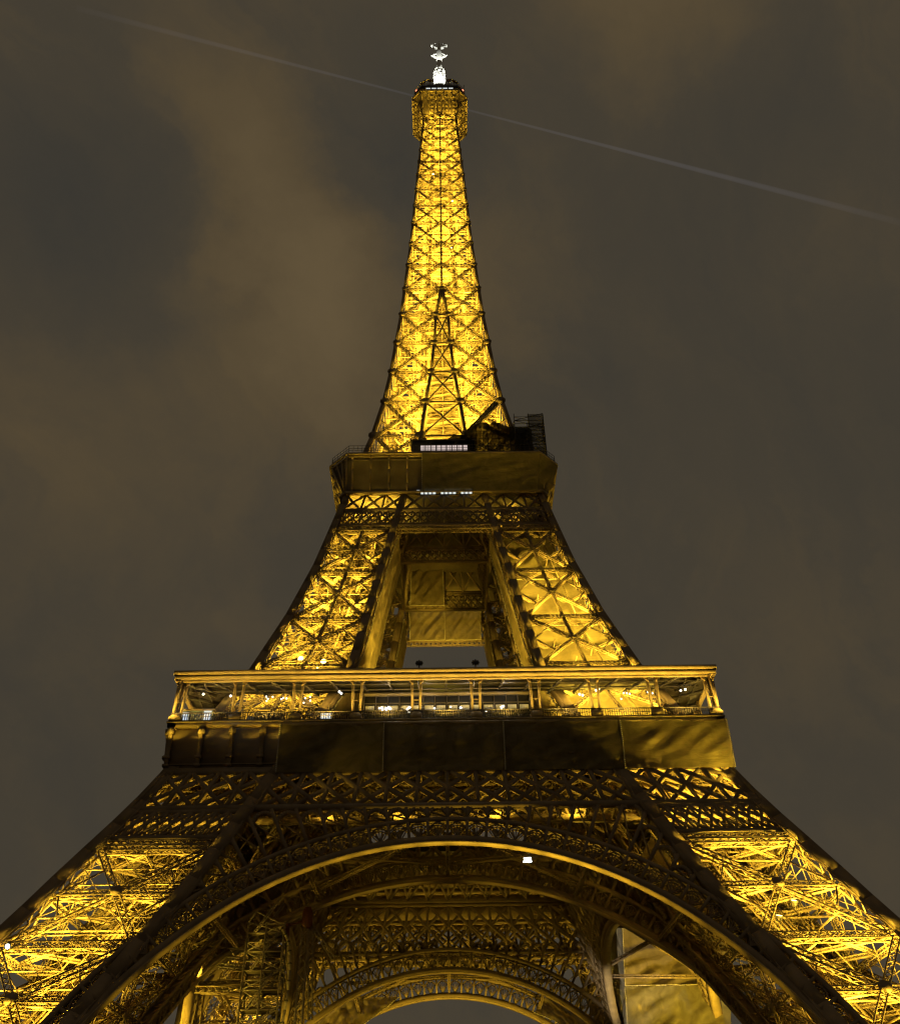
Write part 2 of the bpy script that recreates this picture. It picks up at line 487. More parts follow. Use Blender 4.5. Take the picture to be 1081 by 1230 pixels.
# stepped stone footing of each chord
for (x, y) in ((R(2), -R(2)), (r(2), -R(2)), (R(2), -r(2)), (r(2), -r(2))):
    f = MB()
    sx = 1 if x == R(2) else -1; sy = -1 if -y == R(2) else 1
    cx, cy = x - sx * .9, y - sy * .9
    ring = lambda h, z: [(cx - h, cy - h, z), (cx + h, cy - h, z), (cx + h, cy + h, z), (cx - h, cy + h, z)]
    f.loft([ring(3.2, -.5), ring(3.0, .6), ring(2.4, .7), ring(1.7, 3.2), ring(1.75, 3.2), ring(1.75, 3.6)])
    f.build('stone_footing', STONE, leg)
LEGS = [leg]
pyl = make_leg('pylon', 57.0, 115.0, [60.5, 69.7, 79.7, 90.5, 100.8], 1.35, 1.1, .62, stringer=True, midh=False)

# ------------------------------------------------------------------ arches (front one, then rotated)
AC, AR = 1.23, 38.2
def arch(name, rf, sgn, crad, depth, z_lo):
    """rf(z): distance of the arch plane from the axis; the ring is 3.6 m deep radially"""
    S = lambda rad, th, dy=0.0: V(rad * math.cos(th), 0, AC2 + rad * math.sin(th))
    AC2 = AC if crad == AR else AC - 1.0
    def P(rad, th, dy=0.0):
        x, z = rad * math.cos(th), AC2 + rad * math.sin(th)
        return V(x, -rf(z) + dy, z)
    t0 = math.asin((z_lo - AC2) / crad)
    n = 72
    th = np.linspace(t0, math.pi - t0, n + 1)
    m = MB(); lip = MB()
    # intrados soffit (broad flange), its edge plates, extrados rim
    for a, b in zip(th[:-1], th[1:]):
        lip.loft([[P(crad - .09, q, 0), P(crad, q, 0), P(crad, q, depth), P(crad - .09, q, depth)] for q in (a, b)], True, False)
        for r0, r1, d0, d1 in ((crad, crad + .75, 0, .1), (crad, crad + .75, depth - .1, depth), (crad + 2.9, crad + 3.45, 0, .1),
                               (crad + 2.9, crad + 3.45, depth - .1, depth), (crad + 2.9, crad + 3.0, 0.1, depth - .1)):
            ring = [[P(r0, q, d0), P(r1, q, d0), P(r1, q, d1), P(r0, q, d1)] for q in (a, b)]
            m.loft(ring, True, False)
    o = m.build(name, IRON, TOWER)
    lip.build('soffit_plate', GOLD, o)
    # fans in the ring
    fn = MB()
    nf = 54
    tf = np.linspace(t0, math.pi - t0, nf + 1)
    for dy in (0.15, depth - .15):
        for i in range(nf + 1):
            fn.bar(P(crad + .75, tf[i], dy), P(crad + 2.95, tf[i], dy), .34, .3, (0, 1, 0))
        for i in range(nf):
            a, b = tf[i], tf[i + 1]; mid = (a + b) / 2
            c = P(crad + .8, mid, dy)
            for k in (-.36, -.19, 0, .19, .36):
                fn.bar(c, P(crad + 2.45 - abs(k) * .9, mid + (b - a) * k, dy), .11, .12, (0, 1, 0))
            pr_ = [P(crad + 1.9 + .75 * math.cos(k * math.pi), mid + (b - a) * k, dy) for k in np.linspace(-.45, .45, 7)]
            for u, v in zip(pr_[:-1], pr_[1:]): fn.bar(u, v, .14, .14, (0, 1, 0))
    for i in range(nf + 1):      # cross ties between the two webs
        fn.bar(P(crad + 3.1, tf[i], .1), P(crad + 3.1, tf[i], depth - .1), .16, .16)
        if i < nf:
            fn.bar(P(crad + 3.1, tf[i], .1), P(crad + 3.1, tf[i + 1], depth - .1), .12, .12)
            fn.bar(P(crad + .6, tf[i], .1), P(crad + .6, tf[i + 1], depth - .1), .12, .12)
    fn.build('fan_tracery', IRON, o)
    # spandrel arcade between the ring and the trellis / inner chord
    sp = MB()
    zt = 44.6
    for i in range(nf + 1):
        q = tf[i]
        a = P(crad + 3.4, q, .5)
        # radial length to the trellis or to the leg chord
        Lr = None
        for k in range(1, 260):
            rad = crad + 3.4 + k * .05
            x, z = rad * math.cos(q), AC2 + rad * math.sin(q)
            if z > zt or abs(x) > r(z) + .4:
                Lr = rad; break
        if Lr is None or Lr - crad - 3.4 < .5: continue
        b = P(Lr, q, .5)
        sp.bar(a, b, .42, .7, (0, 1, 0))
        if i < nf:
            # rounded head of the cell
            q2 = tf[i + 1]
            top = min(Lr, crad + 3.4 + 5.5)
            mid = (q + q2) / 2
            if Lr - crad > 4.6:
                pr_ = [P(Lr - .25 - 1.0 * abs(k * 2) ** 2.2, mid + (q2 - q) * k, .5) for k in np.linspace(-.5, .5, 9)]
                for u, v in zip(pr_[:-1], pr_[1:]): sp.bar(u, v, .4, .6, (0, 1, 0))
                sp.bar(a + (b - a) * .12, P(Lr - .6, q2, .5), .14, .3, (0, 1, 0))
    # bottom chord plate that carries the arcade
    sp.build('spandrel_arcade', IRON, o)
    return o
front_arch = arch('arch', R, 1, AR, 1.35, 3.0)
four(front_arch, TOWER)
inner_arch = arch('inner_arch', r, 0, 39.9, 1.2, 14.0)
four(inner_arch, TOWER)
# struts that tie the outer arch to the inner one
ts = MB()
for deg in (50, 66, 90, 114, 130):
    q = math.radians(deg)
    z = AC + (AR + 1.2) * math.sin(q); x = (AR + 1.2) * math.cos(q)
    girder(ts, V(x, -R(z) + 2, z), V(x * .99, -r(z) - .2, z + .2), .5, .5, (0, 0, 1), t=.14, lace=.1)
for a, b in ((66, 90), (90, 114)):
    for q0, q1 in ((a, b), (b, a)):
        p = [AC + (AR + 3) * math.sin(math.radians(q)) for q in (q0, q1)]; x = [(AR + 3) * math.cos(math.radians(q)) for q in (q0, q1)]
        girder(ts, V(x[0], -R(p[0]) + 2, p[0]), V(x[1], -r(p[1]), p[1]), .5, .5, (0, 0, 1), t=.14, lace=.1)
four(ts.build('arch_strut', IRON, TOWER), TOWER)

# ------------------------------------------------------------------ trellis girders under the first platform
def trellis(mb, rf, z0, z1, nx, xr0, xr1, w, dep, span=2, off=0.35, tk=.7):
    X = lambda s, z: xr0(z) + (xr1(z) - xr0(z)) * s
    P = lambda s, z: V(X(s, z), -rf(z) + off, z)
    for i in range(nx + 1):
        s = i / nx
        mb.bar(P(s, z0), P(s, z1), w * .9, dep, (0, 1, 0))
    for i in range(-span + 1, nx):
        for d in (1, -1):
            a, b = (i, i + span) if d > 0 else (i + span, i)
            t0, t1 = 0.0, 1.0
            # clip against the ends
            lo, hi = min(a, b), max(a, b)
            ta = [(k - a) / (b - a) for k in (max(lo, 0), min(hi, nx))]
            t0, t1 = min(ta), max(ta)
            if t1 - t0 < .05: continue
            zz = lambda t: z0 + (z1 - z0) * t
            p, q = P((a + (b - a) * t0) / nx, zz(t0)), P((a + (b - a) * t1) / nx, zz(t1))
            mb.bar(p + V(0, .06 * d, 0), q + V(0, .06 * d, 0), w, dep * .8, (0, 1, 0))
    for z in (z0, z1):
        mb.bar(P(0, z), P(1, z), tk, dep * 1.3, (0, 1, 0))
tb = MB()
mR = lambda z: -R(z) + .2
pR = lambda z: R(z) - .2
trellis(tb, R, 44.6, 50.2, 20, mR, pR, .55, .5, 2)
band = tb.build('trellis_band', IRON, TOWER)
# narrow lozenge band under it, only across the legs
for sg in (-1, 1):
    lb = MB()
    trellis(lb, R, 40.4, 44.1, 9, lambda z: sg * (r(z) + 1.2), lambda z: sg * (R(z) - 1.0), .34, .3, 2, .3, .55)
    girder(lb, V(sg * (r(39.6) + 1), -R(39.6) + .6, 39.6), V(sg * (R(39.6) - 1), -R(39.6) + .6, 39.6), .9, .8, (0, -1, .4), t=.17, lace=.11, cross=True)
    lb.build('lozenge_band', IRON, band)
# second web of the trellis, 4 m further in, and ties
tb2 = MB()
trellis(tb2, lambda z: R(z) - 4.2, 44.6, 50.0, 18, lambda z: -R(z) + 4.5, lambda z: R(z) - 4.5, .42, .4, 2)
for i in range(21):
    x = -34 + 3.4 * i
    girder(tb2, V(x, -R(44.6) + .6, 44.6), V(x, -R(44.6) + 4.4, 44.6), .5, .5, (0, 0, 1), t=.13, lace=.1)
    girder(tb2, V(x, -R(50) + .6, 50), V(x, -R(50) + 4.4, 50), .5, .5, (0, 0, 1), t=.13, lace=.1)
    tb2.bar(V(x, -R(44.6) + .6, 44.8), V(x, -R(50) + 4.2, 49.8), .2, .2)
tb2.build('inner_web', IRON, band)
# trellis of the inner square of the platform
tb3 = MB()
trellis(tb3, r, 43.0, 50.0, 12, lambda z: -r(z), lambda z: r(z), .45, .4, 2)
trellis(tb3, r, 50.5, 56.0, 12, lambda z: -r(z), lambda z: r(z), .38, .4, 1)
tb3.build('inner_trellis', IRON, band)
four(band, TOWER)

# ------------------------------------------------------------------ first platform
P1 = empty('first_platform', (0, 0, 0), TOWER)
dk = MB()
for a, b, z, th in ((14.0, 35.9, 56.75, .35),):
    for k in range(4):
        c, s = math.cos(k * math.pi / 2), math.sin(k * math.pi / 2)
        f = lambda x, y: (c * x - s * y, s * x + c * y, z)
        dk.poly([f(-b, -b), f(b, -b), f(a, -a), f(-a, -a)], (0, 0, 1), th)
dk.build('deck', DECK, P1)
jo = MB()
for x in np.arange(-34, 34.1, 3.925):
    for sg in (-1, 1):
        girder(jo, V(x, sg * 35.2, 55.4), V(x, sg * max(14.4, 0), 55.4), 1.6, .5, (1, 0, 0), t=.16, lace=.12)
        girder(jo, V(sg * 35.2, x, 54.9), V(sg * 14.4, x, 54.9), 1.6, .5, (0, 1, 0), t=.16, lace=.12)
for y in (17, 21.5, 26, 30.5):
    for sg in (-1, 1):
        jo.bar(V(-34, sg * y, 53.9), V(34, sg * y, 53.9), .5, .9)
        jo.bar(V(sg * y, -34, 53.6), V(sg * y, 34, 53.6), .5, .9)
jo.build('floor_joist', IRON, P1)

def first_side():
    HW, YF = 35.0, -35.05
    fr = MB()
    fr.poly([(-HW, YF, 50.45), (HW, YF, 50.45), (HW + .35, YF - .35, 56.0), (-HW - .35, YF - .35, 56.0)], (0, -1, 0), .18)
    fr.bar(V(-HW - .15, YF - .2, 50.55), V(HW + .15, YF - .2, 50.55), .5, .55)
    fr.bar(V(-HW - .15, YF - .22, 51.35), V(HW + .15, YF - .22, 51.35), .2, .16)
    o = empty('gallery', (0, 0, 0), TOWER)
    fr.build('frieze', IRON, o)
    for k in range(-9, 10):
        x = k * 3.925
        if abs(x) > 36: continue
        co = MB()
        prof = [(.0, 50.9), (.34, 50.9), (.34, 51.6), (.5, 51.9), (.4, 52.3), (.45, 54.3), (.55, 55.0), (.7, 55.7), (.7, 56.1), (0, 56.1)]
        pts = [V(x, YF - .12 - .3 * (z - 50.5) / 5.5 - d, z) for d, z in prof]
        co.poly(pts, (1, 0, 0), .5)
        co.box((x, YF - .6, 52.0), .8, .5, .35)
        co.box((x, YF - .75, 55.25), .8, .6, .7)
        co.box((x, YF - .45, 51.0), .75, .45, .3)
        co.build('console', IRON, o)
    lg = MB()
    H2 = 35.95
    lg.bar(V(-H2, -H2 + .55, 56.45), V(H2, -H2 + .55, 56.45), 1.1, .42)
    lg.bar(V(-H2 - .12, -H2 + .3, 56.86), V(H2 + .12, -H2 + .3, 56.86), .85, .2)
    lg.bar(V(-H2 + .1, -H2 + .9, 56.1), V(H2 - .1, -H2 + .9, 56.1), .5, .22)
    lg.build('cornice', GOLD, o)
    rl = MB()
    yr = -35.75
    for z, t in ((58.2, .12), (57.15, .08), (57.7, .06)):
        rl.bar(V(-35.7, yr, z), V(35.7, yr, z), t, t)
    for x in np.arange(-35.7, 35.71, .3):
        rl.bar(V(x, yr, 57.0), V(x, yr, 58.2), .1, .06)
    rl.build('railing', DARK, o)
    # arcade posts in pairs, each pair with a shoe and a braced head
    for k in range(-4, 6):
        x = (k - .5) * 7.85
        ps = MB()
        x = max(min(x, 35.05), -35.05)
        for d in (-.55, .55):
            ps.bar(V(x + d * .8, -35.55, 57.2), V(x + d * 1.1, -35.2, 63.0), .32, .34, (0, 1, 0))
            ps.bar(V(x + d * .9, -35.4, 62.2), V(x + d * 1.7, -35.25, 62.9), .14, .2, (0, 1, 0))
        ps.bar(V(x - .62, -35.42, 59.9), V(x + .62, -35.42, 59.9), .1, .12)
        ps.loft([[(x - a, -35.6 - b, z), (x + a, -35.6 - b, z), (x + a, -35.6 + b, z), (x - a, -35.6 + b, z)] for a, b, z in ((.35, .3, 56.98), (.75, .4, 57.25), (.75, .4, 57.7), (.4, .3, 58.0))])
        ps.build('arcade_post', GOLD, o)
    rf = MB()
    rf.poly([(-36.1, -36.1, 63.5), (36.1, -36.1, 63.5), (30.5, -30.5, 63.75), (-30.5, -30.5, 63.75)], (0, 0, 1), .22)
    rf.build('canopy_roof', DARK, o)
    rf = MB()
    rf.bar(V(-36.05, -35.9, 63.35), V(36.05, -35.9, 63.35), .4, .62)
    rf.bar(V(-36.25, -36.0, 63.95), V(36.25, -36.0, 63.95), .55, .55)
    rf.bar(V(-35.9, -35.5, 62.95), V(35.9, -35.5, 62.95), .3, .22)
    rf.build('canopy_edge', GOLD, o)
    bm = MB()
    for k in range(-9, 10):
        x = k * 3.9
        bm.bar(V(x, -35.4, 63.0), V(x * .9, -30.8, 63.2), .22, .4)
    for y in (-34, -32.4):
        bm.bar(V(-34.5, y, 63.1), V(34.5, y, 63.1), .14, .2)
    bm.build('canopy_beam', DARK, o)
    return o
s1 = first_side()
four(s1, TOWER)

# ------------------------------------------------------------------ second platform
P2 = empty('second_platform', (0, 0, 0), TOWER)
def octring(h, c, z):
    return [V(x, y, z) for x, y in ((-h + c, -h), (h - c, -h), (h, -h + c), (h, h - c), (h - c, h), (-h + c, h), (-h, h - c), (-h, -h + c))]
d2 = MB()
o8 = octring(20.6, 3.4, 116.1)
d2.poly(o8, (0, 0, 1), .5)
d2.poly(octring(18.2, 1.2, 110.2), (0, 0, 1), .4)
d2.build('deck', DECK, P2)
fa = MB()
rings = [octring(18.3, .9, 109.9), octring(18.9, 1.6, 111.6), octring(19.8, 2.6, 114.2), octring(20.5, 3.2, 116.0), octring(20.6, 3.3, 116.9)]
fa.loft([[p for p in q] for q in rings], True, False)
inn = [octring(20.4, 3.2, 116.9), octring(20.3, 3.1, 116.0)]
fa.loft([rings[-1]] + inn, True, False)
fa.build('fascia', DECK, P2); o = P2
cs = MB()
for k in range(4):
    c, s = math.cos(k * math.pi / 2), math.sin(k * math.pi / 2)
    rot = lambda p: V(c * p[0] - s * p[1], s * p[0] + c * p[1], p[2])
    for x in np.arange(-16.5, 16.6, 3.3):
        for (h0, z0), (h1, z1) in zip([(18.5, 109.9), (19.05, 111.6), (19.95, 114.2), (20.65, 116.0)], [(19.05, 111.6), (19.95, 114.2), (20.65, 116.0), (20.75, 116.9)]):
            cs.bar(rot(V(x, -h0, z0)), rot(V(x, -h1, z1)), .3, .35, rot(V(0, -1, 0)))
    for x in (-17.4, -18.6, 17.4, 18.6):      # ribs of the chamfered corners
        sx = 1 if x > 0 else -1
        a = abs(x) == 18.6
        cs.bar(rot(V(sx * 17.6, -17.9, 110)), rot(V(sx * (17.6 if not a else 19.6), -20.6 if not a else -18.6, 116.5)), .28, .3, rot(V(0, -1, 0)))
cs.build('console', GOLD, o)
rm = MB()
for hh, z, t in ((20.95, 117.1, .38), (20.7, 116.7, .3), (18.6, 109.85, .45)):
    q = octring(hh, 3.45 if hh > 20 else 1.0, z)
    for i in range(8): rm.bar(q[i], q[(i + 1) % 8], t, t)
rm.build('rim', GOLD, o)
r2 = MB()
q = octring(20.7, 3.4, 117.2)
for i in range(8):
    a, b = q[i], q[(i + 1) % 8]
    for dz in (.5, 1.0, 1.5, 2.2): r2.bar(a + V(0, 0, dz), b + V(0, 0, dz), .06, .06)
    k = int(np.linalg.norm(b - a) / .8)
    for j in range(k + 1):
        p = a + (b - a) * j / k
        r2.bar(p, p + V(0, 0, 2.2), .06, .06)
r2.build('railing', DARK, o)

def second_side():
    m = MB()
    # open X row, lozenge row and the portal beam, on the outer face
    trellis(m, R, 105.9, 110.2, 10, lambda z: -R(z) + .3, lambda z: R(z) - .3, .34, .35, 1, .35, .6)
    trellis(m, R, 101.9, 105.6, 26, lambda z: -R(z) + .3, lambda z: R(z) - .3, .24, .25, 2, .35, .5)
    o = m.build('second_trellis', IRON, TOWER)
    pb = MB()
    girder(pb, V(-R(101), -R(101) + .6, 101.0), V(R(101), -R(101) + .6, 101.0), 1.0, 1.0, (0, -1, .3), t=.2, lace=.12, cross=True)
    pb.build('portal_beam', IRON, o)
    m2 = MB()
    trellis(m2, r, 102.0, 105.2, 12, lambda z: -r(z), lambda z: r(z), .26, .3, 2, 0, .5)
    trellis(m2, r, 105.6, 112.0, 4, lambda z: -r(z), lambda z: r(z), .32, .3, 1, 0, .5)
    m2.build('inner_trellis', IRON, o)
    return o
four(second_side(), TOWER)

# ------------------------------------------------------------------ spire
SPN = [116.6, 128.2, 139.4, 149.6, 159.8, 170.5, 180.5, 190.4, 200, 209.3, 217.7, 225.5, 233.2, 240.5, 247, 253.6, 259.8, 265.1, 270.5, 275.6]
scw = lambda z: float(np.interp(z, [116, 180, 276], [.95, .62, .42]))
sp = MB(); sb = MB(); sg_ = sp
rotk = lambda p, k: V(*[(p[0], p[1]), (-p[1], p[0]), (-p[0], -p[1]), (p[1], -p[0])][k], p[2])
for i in range(len(SPN) - 1):
    a, b = SPN[i], SPN[i + 1]
    c = scw((a + b) / 2)
    for k in range(4):
        # corner chord
        for q in (0, 1):
            p0, p1 = V(R(a) - c / 2, -R(a) + c / 2, a), V(R(b) - c / 2, -R(b) + c / 2, b)
        sp.bar(rotk(p0, k), rotk(p1, k), c, c, rotk(V(0, -1, 0), k))
        n = rotk(V(0, -1, .08), k)
        n0 = V(0, -1, .08)
        mids = (-1, 1) if a < 180 else (0,)
        ci = c * .8
        for s in mids:
            sp.bar(rotk(V(s * G(a), -R(a) + ci / 2, a), k), rotk(V(s * G(b), -R(b) + ci / 2, b), k), ci, ci, n)
            octa(sg_, rotk(V(s * G(b), -R(b) - .06, b), k), ci * 1.4, n)
        for s in (-1, 1):
            octa(sg_, rotk(V(s * (R(b) - c * .7), -R(b) - .06, b), k), c * 1.2, n)
            gw = .62 if a < 200 else .5
            X0 = lambda z: V(s * (R(z) - c), -R(z) + .4, z)
            X1 = lambda z: V(s * (G(z) + (ci * .5)), -R(z) + .4, z)
            tt = .12 if a < 200 else .13
            girder(sb, rotk(X0(b), k), rotk(X1(b), k), gw * .9, gw, n, t=tt, lace=.1, faces='a')
            girder(sb, rotk(X0(a), k), rotk(X1(b), k), gw, gw * .8, n, t=tt, lace=.12, faces='a' if a < 215 else '')
            girder(sb, rotk(X1(a), k), rotk(X0(b), k), gw, gw * .8, n, t=tt, lace=.12, faces='a' if a < 215 else '')
        if a < 175:     # the slot between the two inner chords
            g0, g1 = G(a), G(b)
            for s in (-1, 1):
                sb.bar(rotk(V(s * g0, -R(a) + .45, a), k), rotk(V(-s * g1, -R(b) + .45, b), k), .34, .3, n)
            sb.bar(rotk(V(-g1, -R(b) + .45, b), k), rotk(V(g1, -R(b) + .45, b), k), .45, .4, n)
        if a < 180:     # faces of the four shafts that look at the axis
            for s in (-1, 1):
                H0 = lambda z: V(s * (G(z) + .3), -R(z) + .6, z)
                H1 = lambda z: V(s * (G(z) + .3), -G(z) - .3, z)
                sb.bar(rotk(H0(a), k), rotk(H1(b), k), .34, .34, rotk(V(s, 0, 0), k))
                sb.bar(rotk(H1(a), k), rotk(H0(b), k), .34, .34, rotk(V(s, 0, 0), k))
                sb.bar(rotk(H1(b), k), rotk(H0(b), k), .4, .4, rotk(V(s, 0, 0), k))
                sp.bar(rotk(H1(a), k), rotk(H1(b), k), .55, .55)
    # floor frames
    for zz in (b, (a + b) / 2):
        Rz = R(zz) - .6
        for s in (-.62, -.3, 0, .3, .62):
            sb.bar(V(s * Rz, -Rz, zz), V(s * Rz, Rz, zz), .2, .26)
            sb.bar(V(-Rz, s * Rz, zz + .02), V(Rz, s * Rz, zz + .02), .2, .26)
        sb.bar(V(-Rz, -Rz, zz), V(Rz, Rz, zz), .24, .24); sb.bar(V(-Rz, Rz, zz), V(Rz, -Rz, zz), .24, .24)
spire = sp.build('spire', IRON, TOWER)
sb.build('bracing', IRON, spire)
ls = MB()
# lift shafts: two guides frames with added solid walls, and the stairs round them
hs = lambda z: min(4.0, R(z) * .44)
zz = np.arange(117, 274, 2.6)
for n_, (a, b) in enumerate(zip(zz[:-1], zz[1:])):
    h = hs((a + b) / 2)
    q = [V(-h, -h, a), V(h, -h, a), V(h, h, a), V(-h, h, a)]
    up = V(0, 0, b - a)
    for i in range(4):
        p, t_ = q[i], q[(i + 1) % 4]
        nn = np.cross(t_ - p, V(0, 0, 1)); nn /= np.linalg.norm(nn)
        ls.bar(p, p + up, .34, .34)
        ls.bar(p, t_, .24, .3)
        m_ = (p + t_) / 2
        ls.bar(m_ + nn * .06, m_ + up + nn * .06, .3, .16, nn)
        for f0, f1 in ((.04, .47), (.53, .96)):      # panels added as bright backing for the bracing, some bays open
            if a < 182 and (n_ + i + (f0 > .5)) % 5 == 0: continue
            c0 = p + (t_ - p) * (f0 + f1) / 2 - nn * .05
            ls.bar(c0 + V(0, 0, .12), c0 + up - V(0, 0, .12), float(np.linalg.norm(t_ - p)) * (f1 - f0), .05, nn)
        ls.bar(p + nn * .08, t_ + up + nn * .08, .12, .1, nn); ls.bar(t_ + nn * .08, p + up + nn * .08, .12, .1, nn)
ls.build('lift_shaft', IRON, spire)
stp = MB()
zz = np.arange(118, 268, 2.1)
for i, (a, b) in enumerate(zip(zz[:-1], zz[1:])):
    for base in (0, 2) if a < 182 else ():
        k = (i + base) % 4
        h = min(R(a) - 1.3, hs(a) + 1.2)
        q = [V(-h, -h, a), V(h, -h, a), V(h, h, a), V(-h, h, a)]
        p, s = q[k], q[(k + 1) % 4] + V(0, 0, b - a)
        stp.bar(p, s, .9, .12)
        stp.bar(p + V(0, 0, 1), s + V(0, 0, 1), .1, .1)
        stp.bar(p + V(0, 0, .5), s + V(0, 0, .5), .06, .06)
stp.build('staircase', IRON, spire)

# ------------------------------------------------------------------ summit
SM = empty('summit_cabin', (0, 0, 0), TOWER)
H3, C3 = 8.16, 2.47
so = MB()
rings = [octring(5.1, .6, 267.5), octring(5.5, .9, 270.5), octring(6.5, 1.6, 273.4), octring(8.0, 2.4, 275.4)]
so.loft(rings, True, False)
so.poly(octring(8.05, 2.45, 275.9), (0, 0, 1), .5)
so.build('soffit', IRON, SM)
rb = MB()
for k in range(4):
    for x in (-3.6, -1.2, 1.2, 3.6):
        pr_ = [V(x * .8, -5.2, 267.5), V(x * .85, -5.65, 270.5), V(x * .95, -6.65, 273.3), V(x, -8.1, 275.2)]
        for u, v in zip(pr_[:-1], pr_[1:]): rb.bar(rotk(u, k), rotk(v, k), .22, .4, rotk(V(0, -1, .5), k))
        for j in range(5):
            z = 268 + j * 1.5
            t = np.interp(z, [267.5, 270.5, 273.3, 275.2], [5.2, 5.65, 6.65, 8.1])
            c = rotk(V(x * .9 + 1.0, -t - .12, z), k)
            if abs(c[0]) < 8 and abs(c[1]) < 8.2: octa(rb, c, .42, rotk(V(0, -1, -.5), k), .12)
    for sx in (-1, 1):
        pr_ = [V(sx * 4.9, -5.2, 267.5), V(sx * 5.0, -5.6, 270.5), V(sx * 5.2, -6.6, 273.3), V(sx * 5.7, -8.15, 275.3)]
        for u, v in zip(pr_[:-1], pr_[1:]): rb.bar(rotk(u, k), rotk(v, k), .26, .4, rotk(V(0, -1, .5), k))
rb.build('bracket', GOLD, SM)
rim = MB()
for h, c, z, t in ((8.16, 2.47, 275.7, .5), (8.2, 2.5, 276.5, .3)):
    q = octring(h, c, z)
    for i in range(8): rim.bar(q[i], q[(i + 1) % 8], t, t)
rim.build('rim', GOLD, SM)
cb = MB()
cb.loft([octring(7.4, 2.3, 276.2), octring(7.4, 2.3, 279.4), octring(7.7, 2.4, 279.5), octring(7.7, 2.4, 280.2), octring(6.9, 2.2, 280.3), octring(6.9, 2.2, 281.4)])
cb.loft([octring(4.6, 1.4, 281.4), octring(4.6, 1.4, 284.6), octring(5.3, 1.6, 284.8), octring(5.3, 1.6, 285.4), octring(3.6, 1.2, 287.4), octring(2.0, .7, 289.2)])
cabin = cb.build('cabin', DARK, SM)
wn = MB()
for x in (-3.4, -1.7, 0, 1.7, 3.4):
    wn.box((x, -7.44, 278.5), 1.3, .08, .5)
wn.build('window', STRIPL, SM)
rl3 = MB()
q = octring(7.6, 2.4, 280.2)
for i in range(8):
    a, b = q[i], q[(i + 1) % 8]
    for dz in (.6, 1.2, 2.2): rl3.bar(a + V(0, 0, dz), b + V(0, 0, dz), .09, .09)
    for j in range(5):
        p = a + (b - a) * j / 4
        rl3.bar(p, p + V(0, 0, 2.3), .1, .1)
rl3.build('railing', DARK, SM)
for (x, y, z, rr, tlt) in ((-4.9, -4.4, 286.6, 1.3, -.5), (-3.0, -5.2, 286.2, 1.1, .2), (4.6, -4.6, 286.6, 1.25, .4), (2.9, -5.3, 286.2, 1.0, -.1), (5.9, -3.2, 285.8, .9, .7), (-6.0, -2.8, 285.8, .9, -.8)):
    ds = MB()
    ds.lathe((x, y, z + 1), [(.15, 0), (rr * .6, .12), (rr, .45), (rr, .52), (rr * .55, .2), (.1, .1)], 14, (tlt, -.6, .55))
    ds.bar(V(x, y + .3, 281.2), V(x, y + .1, z + 1), .2, .2)
    ds.build('dish_aerial', GOLD, SM)
for x in (-7.0, 7.0):
    rd = MB(); rd.lathe((x, -5.6, 280.6), [(.05, 0), (.32, .1), (.36, .4), (.2, .7), (.05, .75)], 10); rd.build('warning_lamp', REDL, SM)
wp = MB()
wp.bar(V(7.2, -4.0, 281), V(7.6, -4.0, 287.5), .16, .16); wp.bar(V(-3.9, -5.4, 281), V(-3.9, -5.4, 284.5), .12, .12); wp.bar(V(3.9, -5.2, 281), V(3.8, -5.2, 284.2), .12, .12)
wp.build('whip_aerial', DARK, SM)
# white antenna
an = MB()
an.lathe((0, 0, 288.5), [(1.5, 0), (1.68, 9.3), (1.68, 15.4), (1.0, 15.8), (1.0, 22), (.9, 22.2), (.85, 27), (.85, 27.2), (.8, 31), (.5, 31.2), (.4, 36), (.1, 37.5)], 12)
anto = an.build('antenna_mast', WHITE, TOWER)
for lev in range(4):
    pn = MB()
    z = 298.0 + lev * 1.75
    for k in range(8):
        t = k * math.pi / 4 + (.2 if lev % 2 else 0)
        rr = 1.75
        c = V(math.cos(t) * rr, math.sin(t) * rr, z)
        pn.bar(c, c + V(0, 0, 1.15), .95, .34, (math.cos(t), math.sin(t), 0))
        pn.bar(V(0, 0, z + .5), c + V(0, 0, .5), .16, .16)
    pn.build('aerial_panel', WHITE, anto)
ar = MB()
for sx in (-1, 1):
    for (z0, z1, x1) in ((319.2, 323.2, 1.95), (318.2, 315.2, 1.95)):
        ar.bar(V(0, 0, z0), V(sx * x1, 0, z1), .85, .6, (0, 1, 0))
        d = 1 if z1 > z0 else -1
        ar.bar(V(sx * (x1 - .9), 0, z1 + d * .9), V(sx * (x1 + .75), 0, z1 - d * .75), .42, .6, (0, 1, 0))
        ar.bar(V(sx * (x1 + .5), 0, z1 - d * 1.2), V(sx * (x1 - .1), 0, z1 + d * .1), .3, .4, (0, 1, 0))
ar.lathe((0, 0, 309.5), [(.5, 0), (.95, 1.5), (1.05, 7), (.7, 9.5), (.3, 12)], 10)
ar.build('antenna_arm', WHITE, anto)

